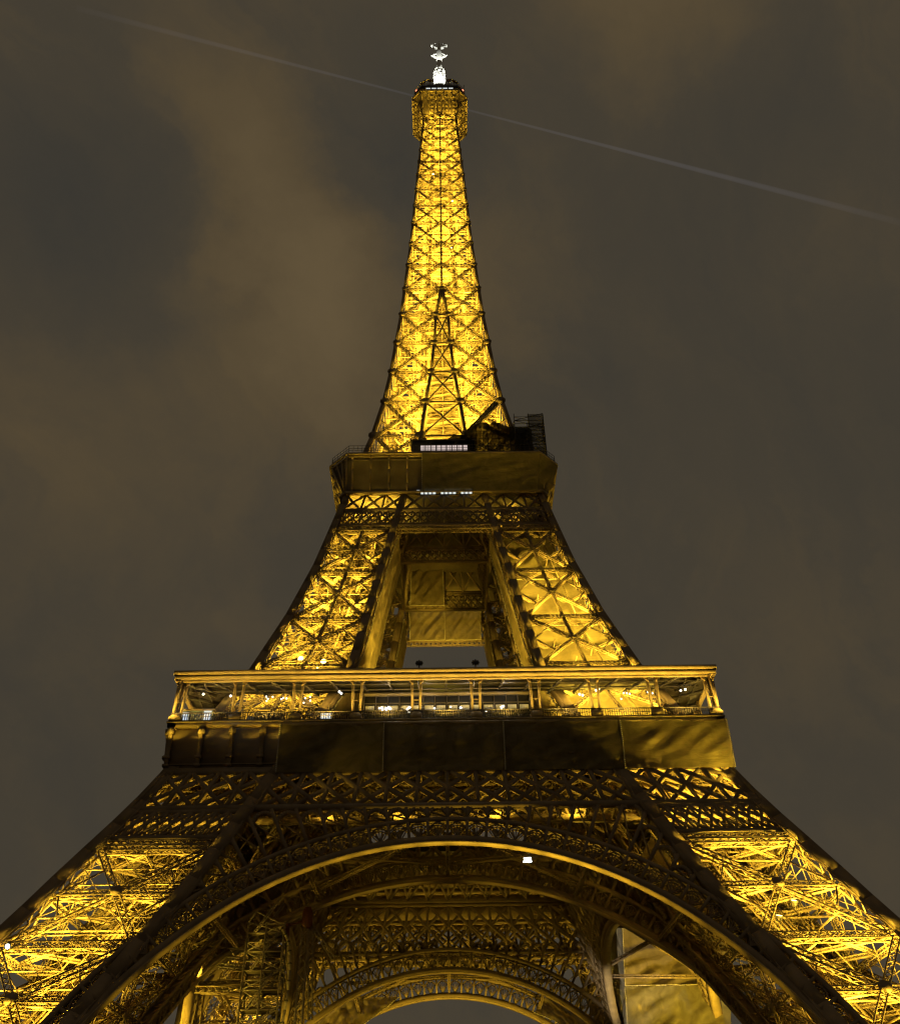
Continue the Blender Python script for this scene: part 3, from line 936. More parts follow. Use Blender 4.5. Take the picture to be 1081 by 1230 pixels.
# ------------------------------------------------------------------ tower floodlights, added fill lamps and fixtures
SOD = (1.0, 0.675, 0.055)
def lamp(p, power, parent=TOWER, col=SOD, rad=.35, spot=None, size=2.4, blend=.5):
    l = bpy.data.lights.new('flood_or_fill_lamp', 'SPOT' if spot is not None else 'POINT')
    l.energy = power; l.color = col; l.shadow_soft_size = rad
    o = bpy.data.objects.new('flood_or_fill_lamp', l); COL.objects.link(o); o.parent = parent; o.location = p
    if spot is not None:
        l.spot_size = size; l.spot_blend = blend
        d = Vector(spot) - Vector(p)
        o.rotation_euler = d.to_track_quat('-Z', 'Y').to_euler()
    return o
def fixture(p, aim, parent, lens=LENS, s=.45):
    d = np.array(aim, float) - np.array(p, float); d /= np.linalg.norm(d)
    m = MB(); p = np.array(p, float) - d * .55
    m.lathe(p, [(s * .35, -.35), (s * .6, -.3), (s * .75, 0), (s, .25), (s, .3), (s * .86, .3), (s * .8, .22)], 10, d)
    m.bar(p - V(0, 0, s * 1.5), p, .1, .1)
    o = m.build('floodlight', DARK, parent)
    q = MB(); q.lathe(p, [(s * .8, .235), (s * .8, .245)], 10, d); q.build('lens', lens, o)
    return o
KP = 5.0
ctr = lambda z: V((R(z) + r(z)) / 2, -(R(z) + r(z)) / 2, z)
def leg_lamps(k, table, z_aim=12):
    for z, pw, dx, dy in table:
        p = rotk2(ctr(z) + V(dx, dy, 0), k)
        q = rotk2(ctr(z + 10) + V(dx * .4, dy * .4, 0), k)
        lamp(p, pw * KP, spot=q, size=2.0, blend=.8, rad=.5)
def rotk2(p, k):
    c, s = [(1, 0), (0, 1), (-1, 0), (0, -1)][k]
    return V(c * p[0] - s * p[1], s * p[0] + c * p[1], p[2])
# k: 0 near right, 1 far right, 2 far left, 3 near left
def front_lamps(k, table, ins=3.2):
    """lamps just inside the front face of a near leg / pylon: (z, s across the face, power)"""
    for z, s_, pw in table:
        x0, x1 = r(z), R(z)
        f = lambda q, u, d: V((x0 + (x1 - x0) * u) * (1 if k == 0 else -1), -R(q) + d, q)
        p = f(z, s_, ins)
        lamp(p, pw, spot=p + V((.3 if k == 0 else -.3), 3.6, 9), size=1.95, blend=.8, rad=.5)
front_lamps(0, [(z, s_, 36000 * f) for z, f in ((9, 1), (15, 1), (20, 1.1), (25, .9), (30, .75), (35, .5), (40.5, .4), (45, .4)) for s_ in (.28, .72)])
front_lamps(3, [(z, s_, 42000 * f) for z, f in ((9, 1), (15, 1.1), (20, 1.2), (24.5, .6), (29, .12), (35, .05), (41, .03)) for s_ in (.28, .72)])
leg_lamps(1, [(14, 9000, -1, -1), (25, 9000, 2, 2), (32, 3000, -3, 4)])
lamp((37, 2, 24), 46000, TOWER, SOD, .5, (38, 21, 40), 1.2, .8)  # added lamp that brightens the net on the far leg
leg_lamps(2, [(14, 12000, -1, -1), (25, 13000, 2, -2), (32, 6000, -2, 2)])
lamp((-30, 10, 12), 34000, TOWER, SOD, .5, (-33, 30, 30), 1.2, .8)
# pylons
front_lamps(3, [(z, s_, 36000 * f) for z, f in ((61, .9), (65, 1.0), (70, .8), (75.5, .5), (82, .35), (88, .24), (95, .16), (106, .3)) for s_ in (.3, .72)], 2.2)
leg_lamps(0, [(62, 1600, 0, 3), (106, 1300, 0, 0)])
for z, pw in ((60.3, 19000), (65, 8000), (70.2, 10000), (76, 5000), (80.3, 4800), (86, 1900), (91, 1300)):
    for fx_ in (.22, .5, .8):
        p = leg_faces()[0][0](fx_, z) + V(0, .95, 0)
        lamp(p, pw * (.85 if fx_ != .5 else 1), TOWER, SOD, .5, leg_faces()[0][0](fx_, z + 9) + V(0, 3.4, 0), 2.5, .8)
for k in (1, 2): leg_lamps(k, [(61, 3000, 0, 0), (68, 3200, 2, 1), (78, 2000, -1, -1), (88, 1200, 0, 0), (98, 800, 0, 0)])
# spire: ring of lamps at each landing
for i, z in enumerate(np.concatenate([np.arange(118, 180, 5.4), np.arange(181, 272, 4.4)])):
    pw = (1500 * (R(z) / 12) ** 1.6 + 90) * (6.2 if z < 150 else 6.8 if z < 185 else 13.5)
    for j in range(4):
        if j == 2 and i % 2: continue
        for u in ((-.55, .55) if z < 178 else (.0,)):
            p = rotk(V(R(z) * u, -(hs(z) + (R(z) - hs(z)) * .62), z), j)
            q = rotk(V(R(z) * u * .6, -hs(z) * .9, z + 7), j)
            lamp(p, pw * (.7 if u else 1.5), spot=q, size=2.7, blend=.6, rad=.4)
# gallery of the first platform, lamps placed in mid-air outside the cornice, no fixtures
for x in np.arange(-31.4, 31.5, 7.85):
    lamp((x, -37.6, 57.2), 3200, P1, (1, .66, .10), .15, (x, -35.9, 63.6), 2.5)
for sg in (-1, 1):
    lamp((sg * 36.0, -37.4, 57.3), 1700, P1, (1, .66, .10), .15, (sg * 35.6, -35.5, 63.5), 2.5)
    for y in (-30, -22, -14, -4): lamp((sg * 37.4, y, 57.4), 1700, P1, (1, .66, .10), .15, (sg * 35.6, y, 63.6), 2.5)
# soffits: under the cornice and on the frieze consoles
for k in range(5):
    lamp((-35 + k * 3.3, -36.9, 54.6), 150 if k < 2 else 80, P1, SOD, .12, (-35 + k * 3.3, -35.9, 56.6), 2.3)
lamp((35.5, -39.5, 46.5), 4200, P1, SOD, .2, (32, -36.6, 54), 1.5)
lamp((-20, -39.8, 46.6), 700, P1, SOD, .6, (-3, -36.6, 55), 1.2, 1.0)
lamp((-14, -23.4, 99), 1300, P2, SOD, .3, (-11, -20, 114), .9); lamp((10, -23.4, 99), 250, P2, SOD, .3, (8, -20, 114), .9)  # added lamps that brighten the second platform fascia
for sg in (-1, 1):
    for y in (-16, -8, 0, 8, 15): lamp((sg * 20.2, y, 109.5), 420, P2, SOD, .15, (sg * 20.0, y, 117), 2.3)
# summit soffit
for k in range(4):
    for x in (-3.0, 3.0): lamp(rotk2(V(x, -6.9, 266.5), k), 900, SM, SOD, .2, rotk2(V(x * 1.05, -6.9, 276), k), 2.2)
for t in range(4):
    lamp((6.2 * math.cos(t * 1.57 + .8), 6.2 * math.sin(t * 1.57 + .8), 283.5), 2600, SM, SOD, .2)
# white light on the antenna
for t in range(3):
    q = t * 2.09 - 1.57
    lamp((6.4 * math.cos(q), 6.4 * math.sin(q), 288), 50000, SM, (1.0, 1.0, .9), .25, (0, 0, 313), .95)
for t in range(3):
    q = t * 2.09 - 1.57 + .9
    lamp((2.3 * math.cos(q), 2.3 * math.sin(q), 304.6), 3600, SM, (1.0, 1.0, .88), .2, (.3 * math.cos(q), .3 * math.sin(q), 314), 1.6, .6)  # added lamps that fill the shaded neck and arms
for sg in (-1, 1): lamp((sg * 7.2, -2.5, 286), 45000, SM, (1.0, 1.0, .88), .2, (0, 0, 319), .5, .6)  # added side fill for the antenna arms
# narrow spots added on the ground, shaped to light only the arch lips
for x in np.arange(-31.5, 31.6, 3.5):
    pw = float(np.interp(x, [-32, -26, -20, -10, -4, 2, 8, 14, 18, 22, 26, 32], [9, 16, 24, 34, 42, 62, 92, 92, 80, 44, 16, 8]))
    z = AC + math.sqrt(AR ** 2 - x * x)
    lamp((x * .8, -R(z) + .7, 1.5), pw * 900, TOWER, SOD, .3, (x, -R(z) + .62, z), .2, 1.0)
for sg in (-1, 1):
    lamp((sg * 9, -25.4, 2), 14000, TOWER, SOD, .4, (sg * 9, -25.0, 40), .42, .9)
    lamp((sg * 24, 30, 6), 36000, TOWER, SOD, .4, (sg * 6, 38, 46), 1.1, .9)  # added to brighten the far trellis
    lamp((sg * 10, 41, 2), 20000, TOWER, SOD, .4, (sg * 8, 40.6, 42), .9, .9)
for sg in (-1, 1):  # lamps added in the gap to brighten the inner flanks of the pylons
    lamp((sg * 2.5, -17, 62), 42000, TOWER, SOD, .5, (sg * 10.5, -20, 82), 1.0, .9)
    lamp((sg * 2.5, 13, 62), 22000, TOWER, SOD, .5, (sg * 10, 17, 82), 1.0, .9)
lamp((0, 0, 61), 1500, TOWER, SOD, .5); lamp((-3, 1, 97), 2200, TOWER, SOD, .4, (-3, 6, 108), 1.5); lamp((-4, 12, 96), 3000, TOWER, SOD, .5, (-3, 18, 104), 1.6); lamp((4, 12, 96), 3000, TOWER, SOD, .5, (3, 18, 104), 1.6)  # lamps added to brighten the gap and the nets hung in it

# fixtures one can see
for x, y, z, k in ((3, -3, 20, 0), (-3, 3, 26, 0), (2, -2, 33, 0), (-2.4, -4.2, 30.5, 0), (3, 3, 19, 3), (-3, 3, 24, 3)):
    p = rotk2(ctr(z) + V(x, y, 0), k) + V(.8, -.9, .3)
    fixture(p, p + V(.1, -.5, 1), TOWER)
for p in ((-21.6, -25.0, 72.6), (-18.2, -24.8, 72.2), (-19.2, -24.9, 70.9)):
    fixture(p, V(*p) + V(0, -1, .2), TOWER, s=.5)
for z, x in ((222, 3.1), (200, 2.4), (236, -2.0), (207, 3.9)):
    fixture((x, -R(z) + 1.2, z), (x, -R(z) - 3, z + .5), TOWER, s=.38)
fixture((-43.9, -47.6, 27.0), (-44, -60, 22), TOWER, WLENS, .3)

# the four legs, the pylons
leg_copies = four(leg, TOWER)
four(pyl, TOWER)

# ------------------------------------------------------------------ construction nets
def net(name, label, rows, m, sag=.6, scallop=0.0, nu=40, nv=40, seams='lrtb', wr=.16, seed=0, group='construction nets hung on the tower'):
    """rows: (left point, right point) from top to bottom"""
    rg = np.random.default_rng(seed)
    rows = [(np.array(a, float), np.array(b, float)) for a, b in rows]
    tt = np.linspace(0, 1, len(rows))
    Lp = np.array([a for a, b in rows]); Rp = np.array([b for a, b in rows])
    f = lambda P, v: np.array([np.interp(v, tt, P[:, i]) for i in range(3)])
    n = np.cross(Rp[0] - Lp[0], Lp[-1] - Lp[0]); n /= np.linalg.norm(n)
    if n[1] > 0: n = -n
    ph = rg.uniform(0, 6.28, (6,)); kx = rg.uniform(2, 9, 6); ky = rg.uniform(2, 9, 6)
    g = []
    for j in range(nv + 1):
        v = j / nv
        a, b = f(Lp, v), f(Rp, v)
        row = []
        for i in range(nu + 1):
            u = i / nu
            p = a + (b - a) * u
            edge = math.sin(math.pi * u) * math.sin(math.pi * v)
            w = sum(math.sin(kx[k] * u * 3 + ky[k] * v * 3 + ph[k] + 1.5 * math.sin(3 * v + k)) for k in range(6)) * wr * (.25 + .75 * edge ** .5)
            p = p - n * (sag * edge) + n * w
            p = p + V(0, 0, -scallop * abs(math.sin(math.pi * u * 2.0)) * (1 - v))
            row.append(p)
        g.append(row)
    mb = MB()
    mb.loft(g, False, False)
    o = mb.build(name, m)
    for pl in o.data.polygons: pl.use_smooth = True
    tag(o, label, 'net', group)
    sm = MB()
    for c, pts in (('l', [q[0] for q in g]), ('r', [q[-1] for q in g]), ('t', g[0]), ('b', g[-1])):
        if c in seams:
            for p, q in zip(pts[:-1], pts[1:]): sm.bar(p + n * .05, q + n * .05, .16, .16)
    if sm.b: sm.build('seam', SEAM, o)
    return o
fx = [-21.3, -8.0, 7.3, 22.3, 36.0]
nl = ['dark olive net on the first platform frieze next to the bare consoles at its end', 'olive net on the frieze with slanting golden streaks under the glass pavilion',
      'darkest plain net on the first platform frieze', 'bright mottled golden net wrapped round the corner of the first platform frieze']
for i in range(4):
    a, b = fx[i], fx[i + 1]
    net('construction_net', nl[i], [((a, -36.3, 56.35), (b, -36.3, 56.35)), ((a, -36.25, 53), (b, -36.25, 53)), ((a, -35.85, 49.9), (b, -35.85, 49.9))], NETD, .25, .45, 48, 24, 'lr', .05, 10 + i)
net('construction_net', 'long dark olive net across most of the second platform fascia', [((-3.9, -21.25, 116.9), (17.5, -21.25, 116.9)), ((-3.9, -20.2, 113.5), (17.2, -20.2, 113.5)), ((-3.9, -18.9, 109.8), (16.8, -18.9, 109.8))], NETD, .15, .3, 60, 20, 'l', .04, 21)
net('construction_net', 'small dark net on the chamfered corner of the second platform', [((17.6, -21.2, 116.8), (21.2, -17.5, 116.8)), ((16.9, -18.9, 109.8), (18.9, -17, 109.8))], NETD, .1, .1, 12, 16, '', .03, 22)
# pylon nets (near right pylon): just behind the bracing of its front face
def pyl_rows(z1, z0, s0, s1, ins):
    P = leg_faces()[0][0]
    return [(P(s0, z) + V(0, ins, 0), P(s1, z) + V(0, ins, 0)) for z in np.linspace(z1, z0, 5)]
net('construction_net', 'brightest yellow net behind the lowest cross brace of the sheeted pylon', pyl_rows(79.6, 60, .1, .93, 3.0), NET, .5, 0, 40, 40, 't', .05, 31)
net('construction_net', 'yellow net behind the middle cross brace of the sheeted pylon', pyl_rows(90.3, 79.6, .1, .92, 3.0), NET, .5, 0, 40, 30, 't', .05, 32)
net('construction_net', 'dim brown net behind the top cross brace of the sheeted pylon', pyl_rows(100.5, 90.4, .1, .85, 3.0), NETD, .5, 0, 40, 30, '', .12, 33)
# inner flanks of the near pylons
for sx, lab, sd in ((-1, 'tall folded net on the inner flank of the unsheeted bright pylon', 35), (1, 'narrow net strip on the inner flank of the yellow sheeted pylon', 36)):
    rows = []
    for z in np.linspace(100.4, 58.5, 7):
        x = sx * (r(z) - .35)
        y0, y1 = -R(z) + 1.2, -r(z) - (.6 if sx < 0 else (R(z) - r(z)) * .45)
        rows.append(((x, y0, z), (x, y1, z)))
    net('construction_net', lab, rows, NET, .3, 0, 24, 60, 'lrb', .1, sd)
for sx, lab, sd in ((-1, 'net on the flank of the far pylon beyond the bright pylon', 37), (1, 'net on the flank of the far pylon beyond the sheeted pylon', 38)):
    rows = [((sx * (r(z) - .3), r(z) + .5, z), (sx * (r(z) - .3), R(z) - .5, z)) for z in np.linspace(100.4, 62, 6)]
    net('construction_net', lab, rows, NET, .3, 0, 20, 40, 'l', .1, sd)
# nets across the gap between the pylons
net('construction_net', 'square brown net hung beside the open lattice between the pylons', [((-6.6, 5.6, 112.0), (-.4, 5.6, 112.0)), ((-6.8, 6.7, 102.2), (-.2, 6.7, 102.2))], NET, .6, 0, 30, 30, 'lrtb', .12, 41)
net('construction_net', 'wide brown net right above the patch of sky, under the square brown net', [((-7.5, 16.6, 109.7), (-.1, 16.6, 109.7)), ((-7.2, 17.8, 101.0), (-.1, 17.8, 101.0))], NET, .6, 0, 30, 30, 'lrtb', .12, 42)
net('construction_net', 'wide brown net right above the patch of sky, under the open lattice', [((.1, 16.6, 109.7), (7.5, 16.6, 109.7)), ((.1, 17.8, 101.0), (7.2, 17.8, 101.0))], NET, .6, 0, 30, 30, 'rb', .12, 43)
# behind the trellis of the first platform
net('construction_net', 'long golden net seen through the trellis under the first platform', [((-20, -R(50) + 5.2, 50.0), (22, -R(50) + 5.2, 50.0)), ((-20, -R(44.8) + 6.2, 44.6), (22, -R(44.8) + 6.2, 44.6))], NET, 1.0, .8, 90, 16, '', .25, 44)
lamp((6, -34.5, 45.4), 520, TOWER, SOD, .3); lamp((-6, -34.5, 45.4), 480, TOWER, SOD, .3); lamp((16, -34.5, 45.4), 420, TOWER, SOD, .3); lamp((-15, -34.5, 45.4), 350, TOWER, SOD, .3)
# big sheets at the far leg, seen under the arches
net('construction_net', 'huge golden net over the far leg, seen under the inner arch', [((29.8, 21, 49.5), (47, 21, 49.5)), ((29.2, 21, 42), (47, 21, 42)), ((28.8, 21, 37.1), (46, 21, 37.1))], NET, 2.2, 0, 50, 50, 'lb', .22, 51)
net('construction_net', 'sheer golden net with lattice showing through, below the huge golden net', [((28.8, 21.2, 37.0), (46, 21.2, 37.0)), ((28.4, 21.2, 31), (45, 21.2, 31)), ((28.0, 21.2, 20), (46, 21.2, 20))], netmat('net_cloth_sheer', (.34, .30, .2), .30, .45), 1.6, 0, 50, 50, 'l', .4, 52)
net('construction_net', 'grey draped net with deep folds beside the huge golden net', [((23.5, 27, 51.2), (29.7, 21, 49.5)), ((25.2, 27, 46.5), (29.5, 21, 46.0)), ((26.7, 27, 42.9), (29.2, 21, 42)), ((27.7, 27, 39.0), (28.8, 21, 37.5)), ((29.0, 27, 33.5), (28.6, 21, 33)), ((30, 27, 22), (28.2, 21, 22))], NETG, 1.6, 0, 40, 80, 'l', .5, 53)
net('construction_net', 'pointed net on the inner flank of the near leg, tucked under the bright arch lip', [((r(41) - .4, -R(41) + 2.5, 41), (r(41) - .4, -r(41) - .8, 41)), ((r(35) - .4, -R(35) + 2, 35), (r(35) - .6, -R(35) + 10, 35)), ((r(30) - .5, -R(30) + 1.5, 30), (r(30) - .6, -R(30) + 6, 30)), ((r(27) - .5, -R(27) + 1.5, 27), (r(27) - .6, -R(27) + 2.5, 27))], NET, .8, 0, 24, 40, 'rl', .25, 54)
net('construction_net', 'bunched net swag at the foot of the far arch below the bright sheeted leg', [((15.0, 38, 36.5), (18.0, 38, 39.8)), ((18.5, 37.5, 35.2), (22.3, 38, 37.5)), ((22, 37.2, 32), (27.2, 38, 34.6))], NET, 1.2, 0, 24, 24, 'l', .3, 55)
net('construction_net', 'bunched net swag at the foot of the far arch beside the scaffold tower', [((-8.9, 38, 39.3), (-17.1, 38, 39.4)), ((-13, 37.5, 36.4), (-20.6, 38, 37.2)), ((-19, 37.2, 32), (-26, 38, 34))], NET, 1.4, 0, 24, 24, 'l', .35, 56)

# ------------------------------------------------------------------ scaffold tower, hoist, walkway
def frame_tower(mb, x0, x1, y0, y1, z0, z1, dz, t, planks=True):
    xs = np.linspace(x0, x1, 3); ys = (y0, y1)
    for x in xs:
        for y in ys: mb.bar(V(x, y, z0), V(x, y, z1), t, t)
    z = z0; i = 0
    while z < z1 - .1:
        for y in ys:
            mb.bar(V(x0, y, z), V(x1, y, z), t * .8, t * .8); mb.bar(V(x0, y, z + 1), V(x1, y, z + 1), t * .6, t * .6)
            a, b = (x0, x1) if i % 2 else (x1, x0)
            mb.bar(V(a, y, z), V(b, y, min(z + dz, z1)), t * .8, t * .8)
            mb.bar(V((a + b) / 2, y, z), V(a, y, min(z + dz * .5, z1)), t * .6, t * .6)
        for x in xs:
            mb.bar(V(x, y0, z), V(x, y1, z), t * .8, t * .8)
            mb.bar(V(x, y0, z), V(x, y1, min(z + dz, z1)), t * .6, t * .6)
        z += dz; i += 1
sc = empty('scaffold_tower', (-21.4, -28, 0))
tag(sc, 'grey steel scaffold tower rising under the inner arch with a cable loop at its side', 'scaffold')
m = MB(); frame_tower(m, -2.4, 1.9, -1.3, 1.3, 0, 34.0, 2.05, .17)
m.bar(V(-2.4, -1.3, 34), V(-1.6, -1.3, 35.2), .14, .14); m.bar(V(-1.6, -1.3, 35.2), V(1.9, -1.3, 33.6), .12, .12)
for y in (-1.3, 1.3):
    for z in np.arange(0, 33, 4.1):
        girder(m, V(-1.6, y, z), V(1.2, y, z + 4.1), .34, .2, (0, 1, 0), t=.09, lace=.06)
m.build('frame', STEEL, sc)
m = MB()
for z in np.arange(2.05, 33, 2.05):
    m.bar(V(-2.3, 0, z + .08), V(1.8, 0, z + .08), 2.4, .07)
    m.bar(V(-2.3, -1.22, z + .22), V(1.8, -1.22, z + .22), .05, .22)
m.build('platform_boards', DECK, sc)
ho = empty('cable_conduit', (-19.0, -29.6, 0))
tag(ho, 'thick pale cable conduit curving down the side of the scaffold tower', 'conduit')
m = MB()
pts = [(-1.1, 0, 33.4), (-.5, 0, 32.9), (-.05, 0, 32.2), (.25, 0, 31.3), (.5, 0, 30.2), (.62, 0, 28.6), (.6, 0, 26.5), (.45, 0, 24.5), (.2, 0, 22), (0, 0, 18), (-.1, 0, 10), (-.1, 0, 0)]
m.tube(pts, .17, 8); m.build('pipe', STEEL, ho)
lamp((-17.2, -32.5, 22), 300, TOWER, SOD, .3)  # added lamp that brightens the conduit
m = MB()
for a, b in zip(pts[:-1], pts[1:]):
    a = V(*a); b = V(*b); m.lathe((a + b) / 2, [(.24, 0), (.24, .14)], 8, b - a)
m.build('clamp_ring', DARK, ho)
hm = empty('hoist_mast', (-17.0, -28, 0))
tag(hm, 'lattice hoist mast with an orange head standing between scaffold and far arch', 'hoist')
m = MB(); girder(m, V(0, 0, 0), V(-.2, 0, 33.4), .95, .95, (0, -1, 0), t=.16, lace=.1, cross=False); m.build('mast', STEEL, hm)
m = MB(); girder(m, V(1.0, 1.2, 24), V(.3, .4, 34.8), .6, .5, (0, -1, 0), t=.12, lace=.08); girder(m, V(3.2, 1.0, 30.5), V(.0, 0, 34.6), .5, .5, (0, -1, 0), t=.12, lace=.08); m.build('jib', STEEL, hm)
m = MB()
m.loft([[(x, y, z) for x, y in ((-a, -.6), (a, -.6), (a, .6), (-a, .6))] for a, z in ((.3, 33.6), (.6, 33.9), (.6, 35.2), (.35, 35.9))])
m.box((-2.3, 0, 32.2), .45, .5, 1.9); m.bar(V(-2.3, 0, 33.9), V(0, 0, 34.6), .2, .2)
m.build('hoist_head', ORANGE, hm)
wk = empty('access_walkway', (-28, -28, 31.2))
tag(wk, 'horizontal steel truss walkway running from the near leg to the scaffold tower', 'walkway')
m = MB(); girder(m, V(-5.0, 0, .2), V(4.3, 0, -.5), 1.1, 1.4, (0, -1, 0), t=.16, lace=.11); girder(m, V(-5.0, 0, -1.2), V(4.3, 0, -1.9), .5, 1.4, (0, -1, 0), t=.13, lace=.09); m.build('truss', STEEL, wk)
m = MB()
for y in (-.7, .7):
    for dz in (1.3, 1.75, 2.1): m.bar(V(-5, y, dz), V(4.3, y, dz - .7), .07, .07)
    for k in range(8):
        x = -5 + k * 1.33; m.bar(V(x, y, .7 - k * .1), V(x, y, 2.1 - k * .1), .08, .08)
m.box((.6, 0, .9), 1.6, 1.2, 1.5)
m.build('handrail', STEEL, wk)
lamp((-29, -30, 28), 1400, TOWER, SOD, .3, (-28, -28, 33), 2.4)  # added lamp that brightens the walkway
gf = empty('steel_portal', (-26.5, -28, 0))
tag(gf, 'tall golden steel portal frame with a laced beam beside the scaffold tower', 'frame')
m = MB()
m.loft([[(x, y, z) for x, y in ((-3.9, -.5), (-2.9, -.5), (-2.9, .5), (-3.9, .5))] for z in (0, 26.4)] + [[(x, y, z) for x, y in ((-3.5, -.4), (-2.9, -.4), (-2.9, .4), (-3.5, .4))] for z in (27.4,)])
girder(m, V(-2.2, .6, 0), V(-2.2, .6, 26.8), .7, .5, (0, -1, 0), t=.13, lace=.09)
m.build('post', GOLD, gf)
m = MB(); girder(m, V(-3.2, 0, 27.0), V(3.4, 0, 26.9), .8, .7, (0, -1, 0), t=.15, lace=.1, cross=True); m.build('beam', GOLD, gf)
lamp((-32.5, -32, 22), 3500, TOWER, SOD, .3)  # added lamp that brightens the portal post

# ------------------------------------------------------------------ things on the first platform
pv = empty('glass_pavilion', (0, -29.5, 56.95))
tag(pv, 'dark glazed pavilion in the middle of the first platform with small white lights inside', 'pavilion')
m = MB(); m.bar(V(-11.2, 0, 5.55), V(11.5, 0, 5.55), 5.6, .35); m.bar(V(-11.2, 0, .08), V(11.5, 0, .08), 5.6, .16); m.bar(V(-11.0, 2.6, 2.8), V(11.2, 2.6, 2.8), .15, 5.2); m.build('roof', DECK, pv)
m = MB()
for k in range(15):
    x = -11.1 + k * 1.6; m.bar(V(x, -2.6, .1), V(x, -2.6, 5.5), .14, .2, (0, 1, 0))
for z in (.2, 1.3, 2.7, 4.2, 5.3): m.bar(V(-11.2, -2.6, z), V(11.5, -2.6, z), .1, .14)
m.build('mullion', DARK, pv)
m = MB(); m.bar(V(-11.15, -2.55, 2.75), V(11.4, -2.55, 2.75), .05, 5.1); m.build('glass', GLASS, pv)
m = MB()
for z, h in ((3.45, .75), (1.75, .55)):
    for k in range(14):
        x = -10.3 + k * 1.6; m.bar(V(x - .6, -2.64, z), V(x + .6, -2.64, z), .04, h)
m.build('blind', mat('pale_blind', (.5, .48, .44), .7), pv)
m = MB()
for k in range(26):
    x = rng.uniform(-10.8, 11.2); z = rng.choice([1.7, 3.3, 3.5]) + rng.uniform(-.1, .1); s = rng.uniform(.07, .16)
    m.lathe((x, -2.68, z), [(s * .4, -s), (s, -s * .3), (s, s * .3), (s * .4, s)], 8)
m.build('interior_lamp', BULB, pv)
for x in (-8, -2.5, 3, 8.5): lamp((x, -34.4, 62.2), 150, P1, (1, .88, .66), .1)
def bulb(x, y, z, s=.14):
    m = MB(); m.lathe((x, y, z), [(s * .3, -s), (s * .8, -s * .6), (s, 0), (s * .8, s * .6), (s * .3, s)], 10)
    o = m.build('ceiling_bulb', BULB); m2 = MB(); m2.bar(V(x, y, z + s * .9), V(x, y, 63.1), .05, .05); m2.build('cord', DARK, o)
    tag(o, 'small round white bulb hanging from the ceiling of the first platform gallery', 'bulb', 'bulbs under the gallery ceiling')
for x0, y0, n in ((-32.6, -33, 1), (-29.1, -33, 1), (-24.6, -32, 4), (-22.6, -32, 3), (-19.6, -32, 6), (-14.6, -33, 2), (24.0, -32, 4), (20.2, -33, 2), (27.6, -32.5, 3), (31.8, -33, 2), (18.0, -32, 2)):
    for k in range(n):
        bulb(x0 + (k % 3) * .55 + rng.uniform(-.2, .2), y0 + (k // 3) * 1.5 + rng.uniform(-.3, .3), 62.35 + rng.uniform(-.25, .1), .10 if n > 2 else .15)
kb = empty('ticket_booth', (-33.0, -33.6, 56.95))
tag(kb, 'grey blue glazed booth with lit end panels at the end of the first platform', 'booth')
m = MB(); m.loft([[(x, y, z) for x, y in ((-2.2, -.8), (2.2, -.8), (2.2, .8), (-2.2, .8))] for z in (0, 2.3)]); m.build('body', mat('blue_grey_panel', (.28, .33, .35), .4), kb)
m = MB(); m.bar(V(-2.4, 0, 2.4), V(2.5, 0, 2.4), 1.9, .16); m.bar(V(-2.3, -.85, .1), V(2.3, -.85, .1), .1, .2); m.build('roof', GOLD, kb)
m = MB(); m.bar(V(-2.15, -.83, 1.5), V(-.9, -.83, 1.5), .04, 1.1); m.bar(V(1.1, -.83, 1.6), V(2.1, -.83, 1.6), .04, 1.3); m.build('lit_panel', COOL, kb)
lamp((-30.6, -35.0, 60.6), 40, P1, (.85, .95, 1), .1)
ct = empty('bar_counter', (-23.4, -33.4, 56.95))
tag(ct, 'long dark service counter with louvred front behind the gallery railing', 'counter')
m = MB(); m.loft([[(x, y, z) for x, y in ((-2.0 + a, -.7), (2.0 - a, -.7), (2.0 - a, .7), (-2.0 + a, .7))] for a, z in ((0, 0), (0, 1.7), (.25, 2.1))]); m.build('body', DARK, ct)
m = MB()
for k in range(12): m.bar(V(-1.9 + k * .345, -.73, .2), V(-1.9 + k * .345, -.73, 1.7), .09, .05, (0, 1, 0))
m.build('louvre', STEEL, ct)
mo = empty('menu_screen', (-15.9, -33.6, 56.95))
tag(mo, 'small glowing screen on a stand behind the gallery posts', 'screen')
m = MB(); m.bar(V(0, 0, 0), V(0, 0, 1.2), .12, .12); m.box((0, 0, 0), .6, .5, .06); m.bar(V(-.8, 0, 1.65), V(.8, 0, 1.65), .1, 1.0); m.build('stand', DARK, mo)
m = MB(); m.bar(V(-.7, -.06, 1.65), V(.7, -.06, 1.65), .03, .85); m.build('display', COOL, mo)
for x, lab in ((-3.75, 'dark star shaped roof lamp on the canopy, below the square brown net'), (4.2, 'dark star shaped roof lamp on the canopy, below the open lattice')):
    o = empty('roof_lamp', (x, -30.5, 63.8)); tag(o, lab, 'roof lamp', 'lamps on the canopy roof')
    m = MB(); m.bar(V(0, 0, 0), V(0, 0, 4.9), .16, .16); m.build('pole', DARK, o)
    m = MB()
    for t in range(4):
        a = t * math.pi / 4; m.bar(V(-.55 * math.cos(a), 0, 4.4 - .45 * math.sin(a)), V(.55 * math.cos(a), 0, 4.4 + .45 * math.sin(a)), .2, .2)
    m.lathe((0, -.2, 4.4), [(.28, 0), (.28, .4)], 8, (0, 1, 0)); m.build('head', DARK, o)
wf = empty('white_floodlight', (9.6, -32.5, 39.7))
tag(wf, 'single cold white floodlight shining under the first platform behind the arch lip', 'floodlight')
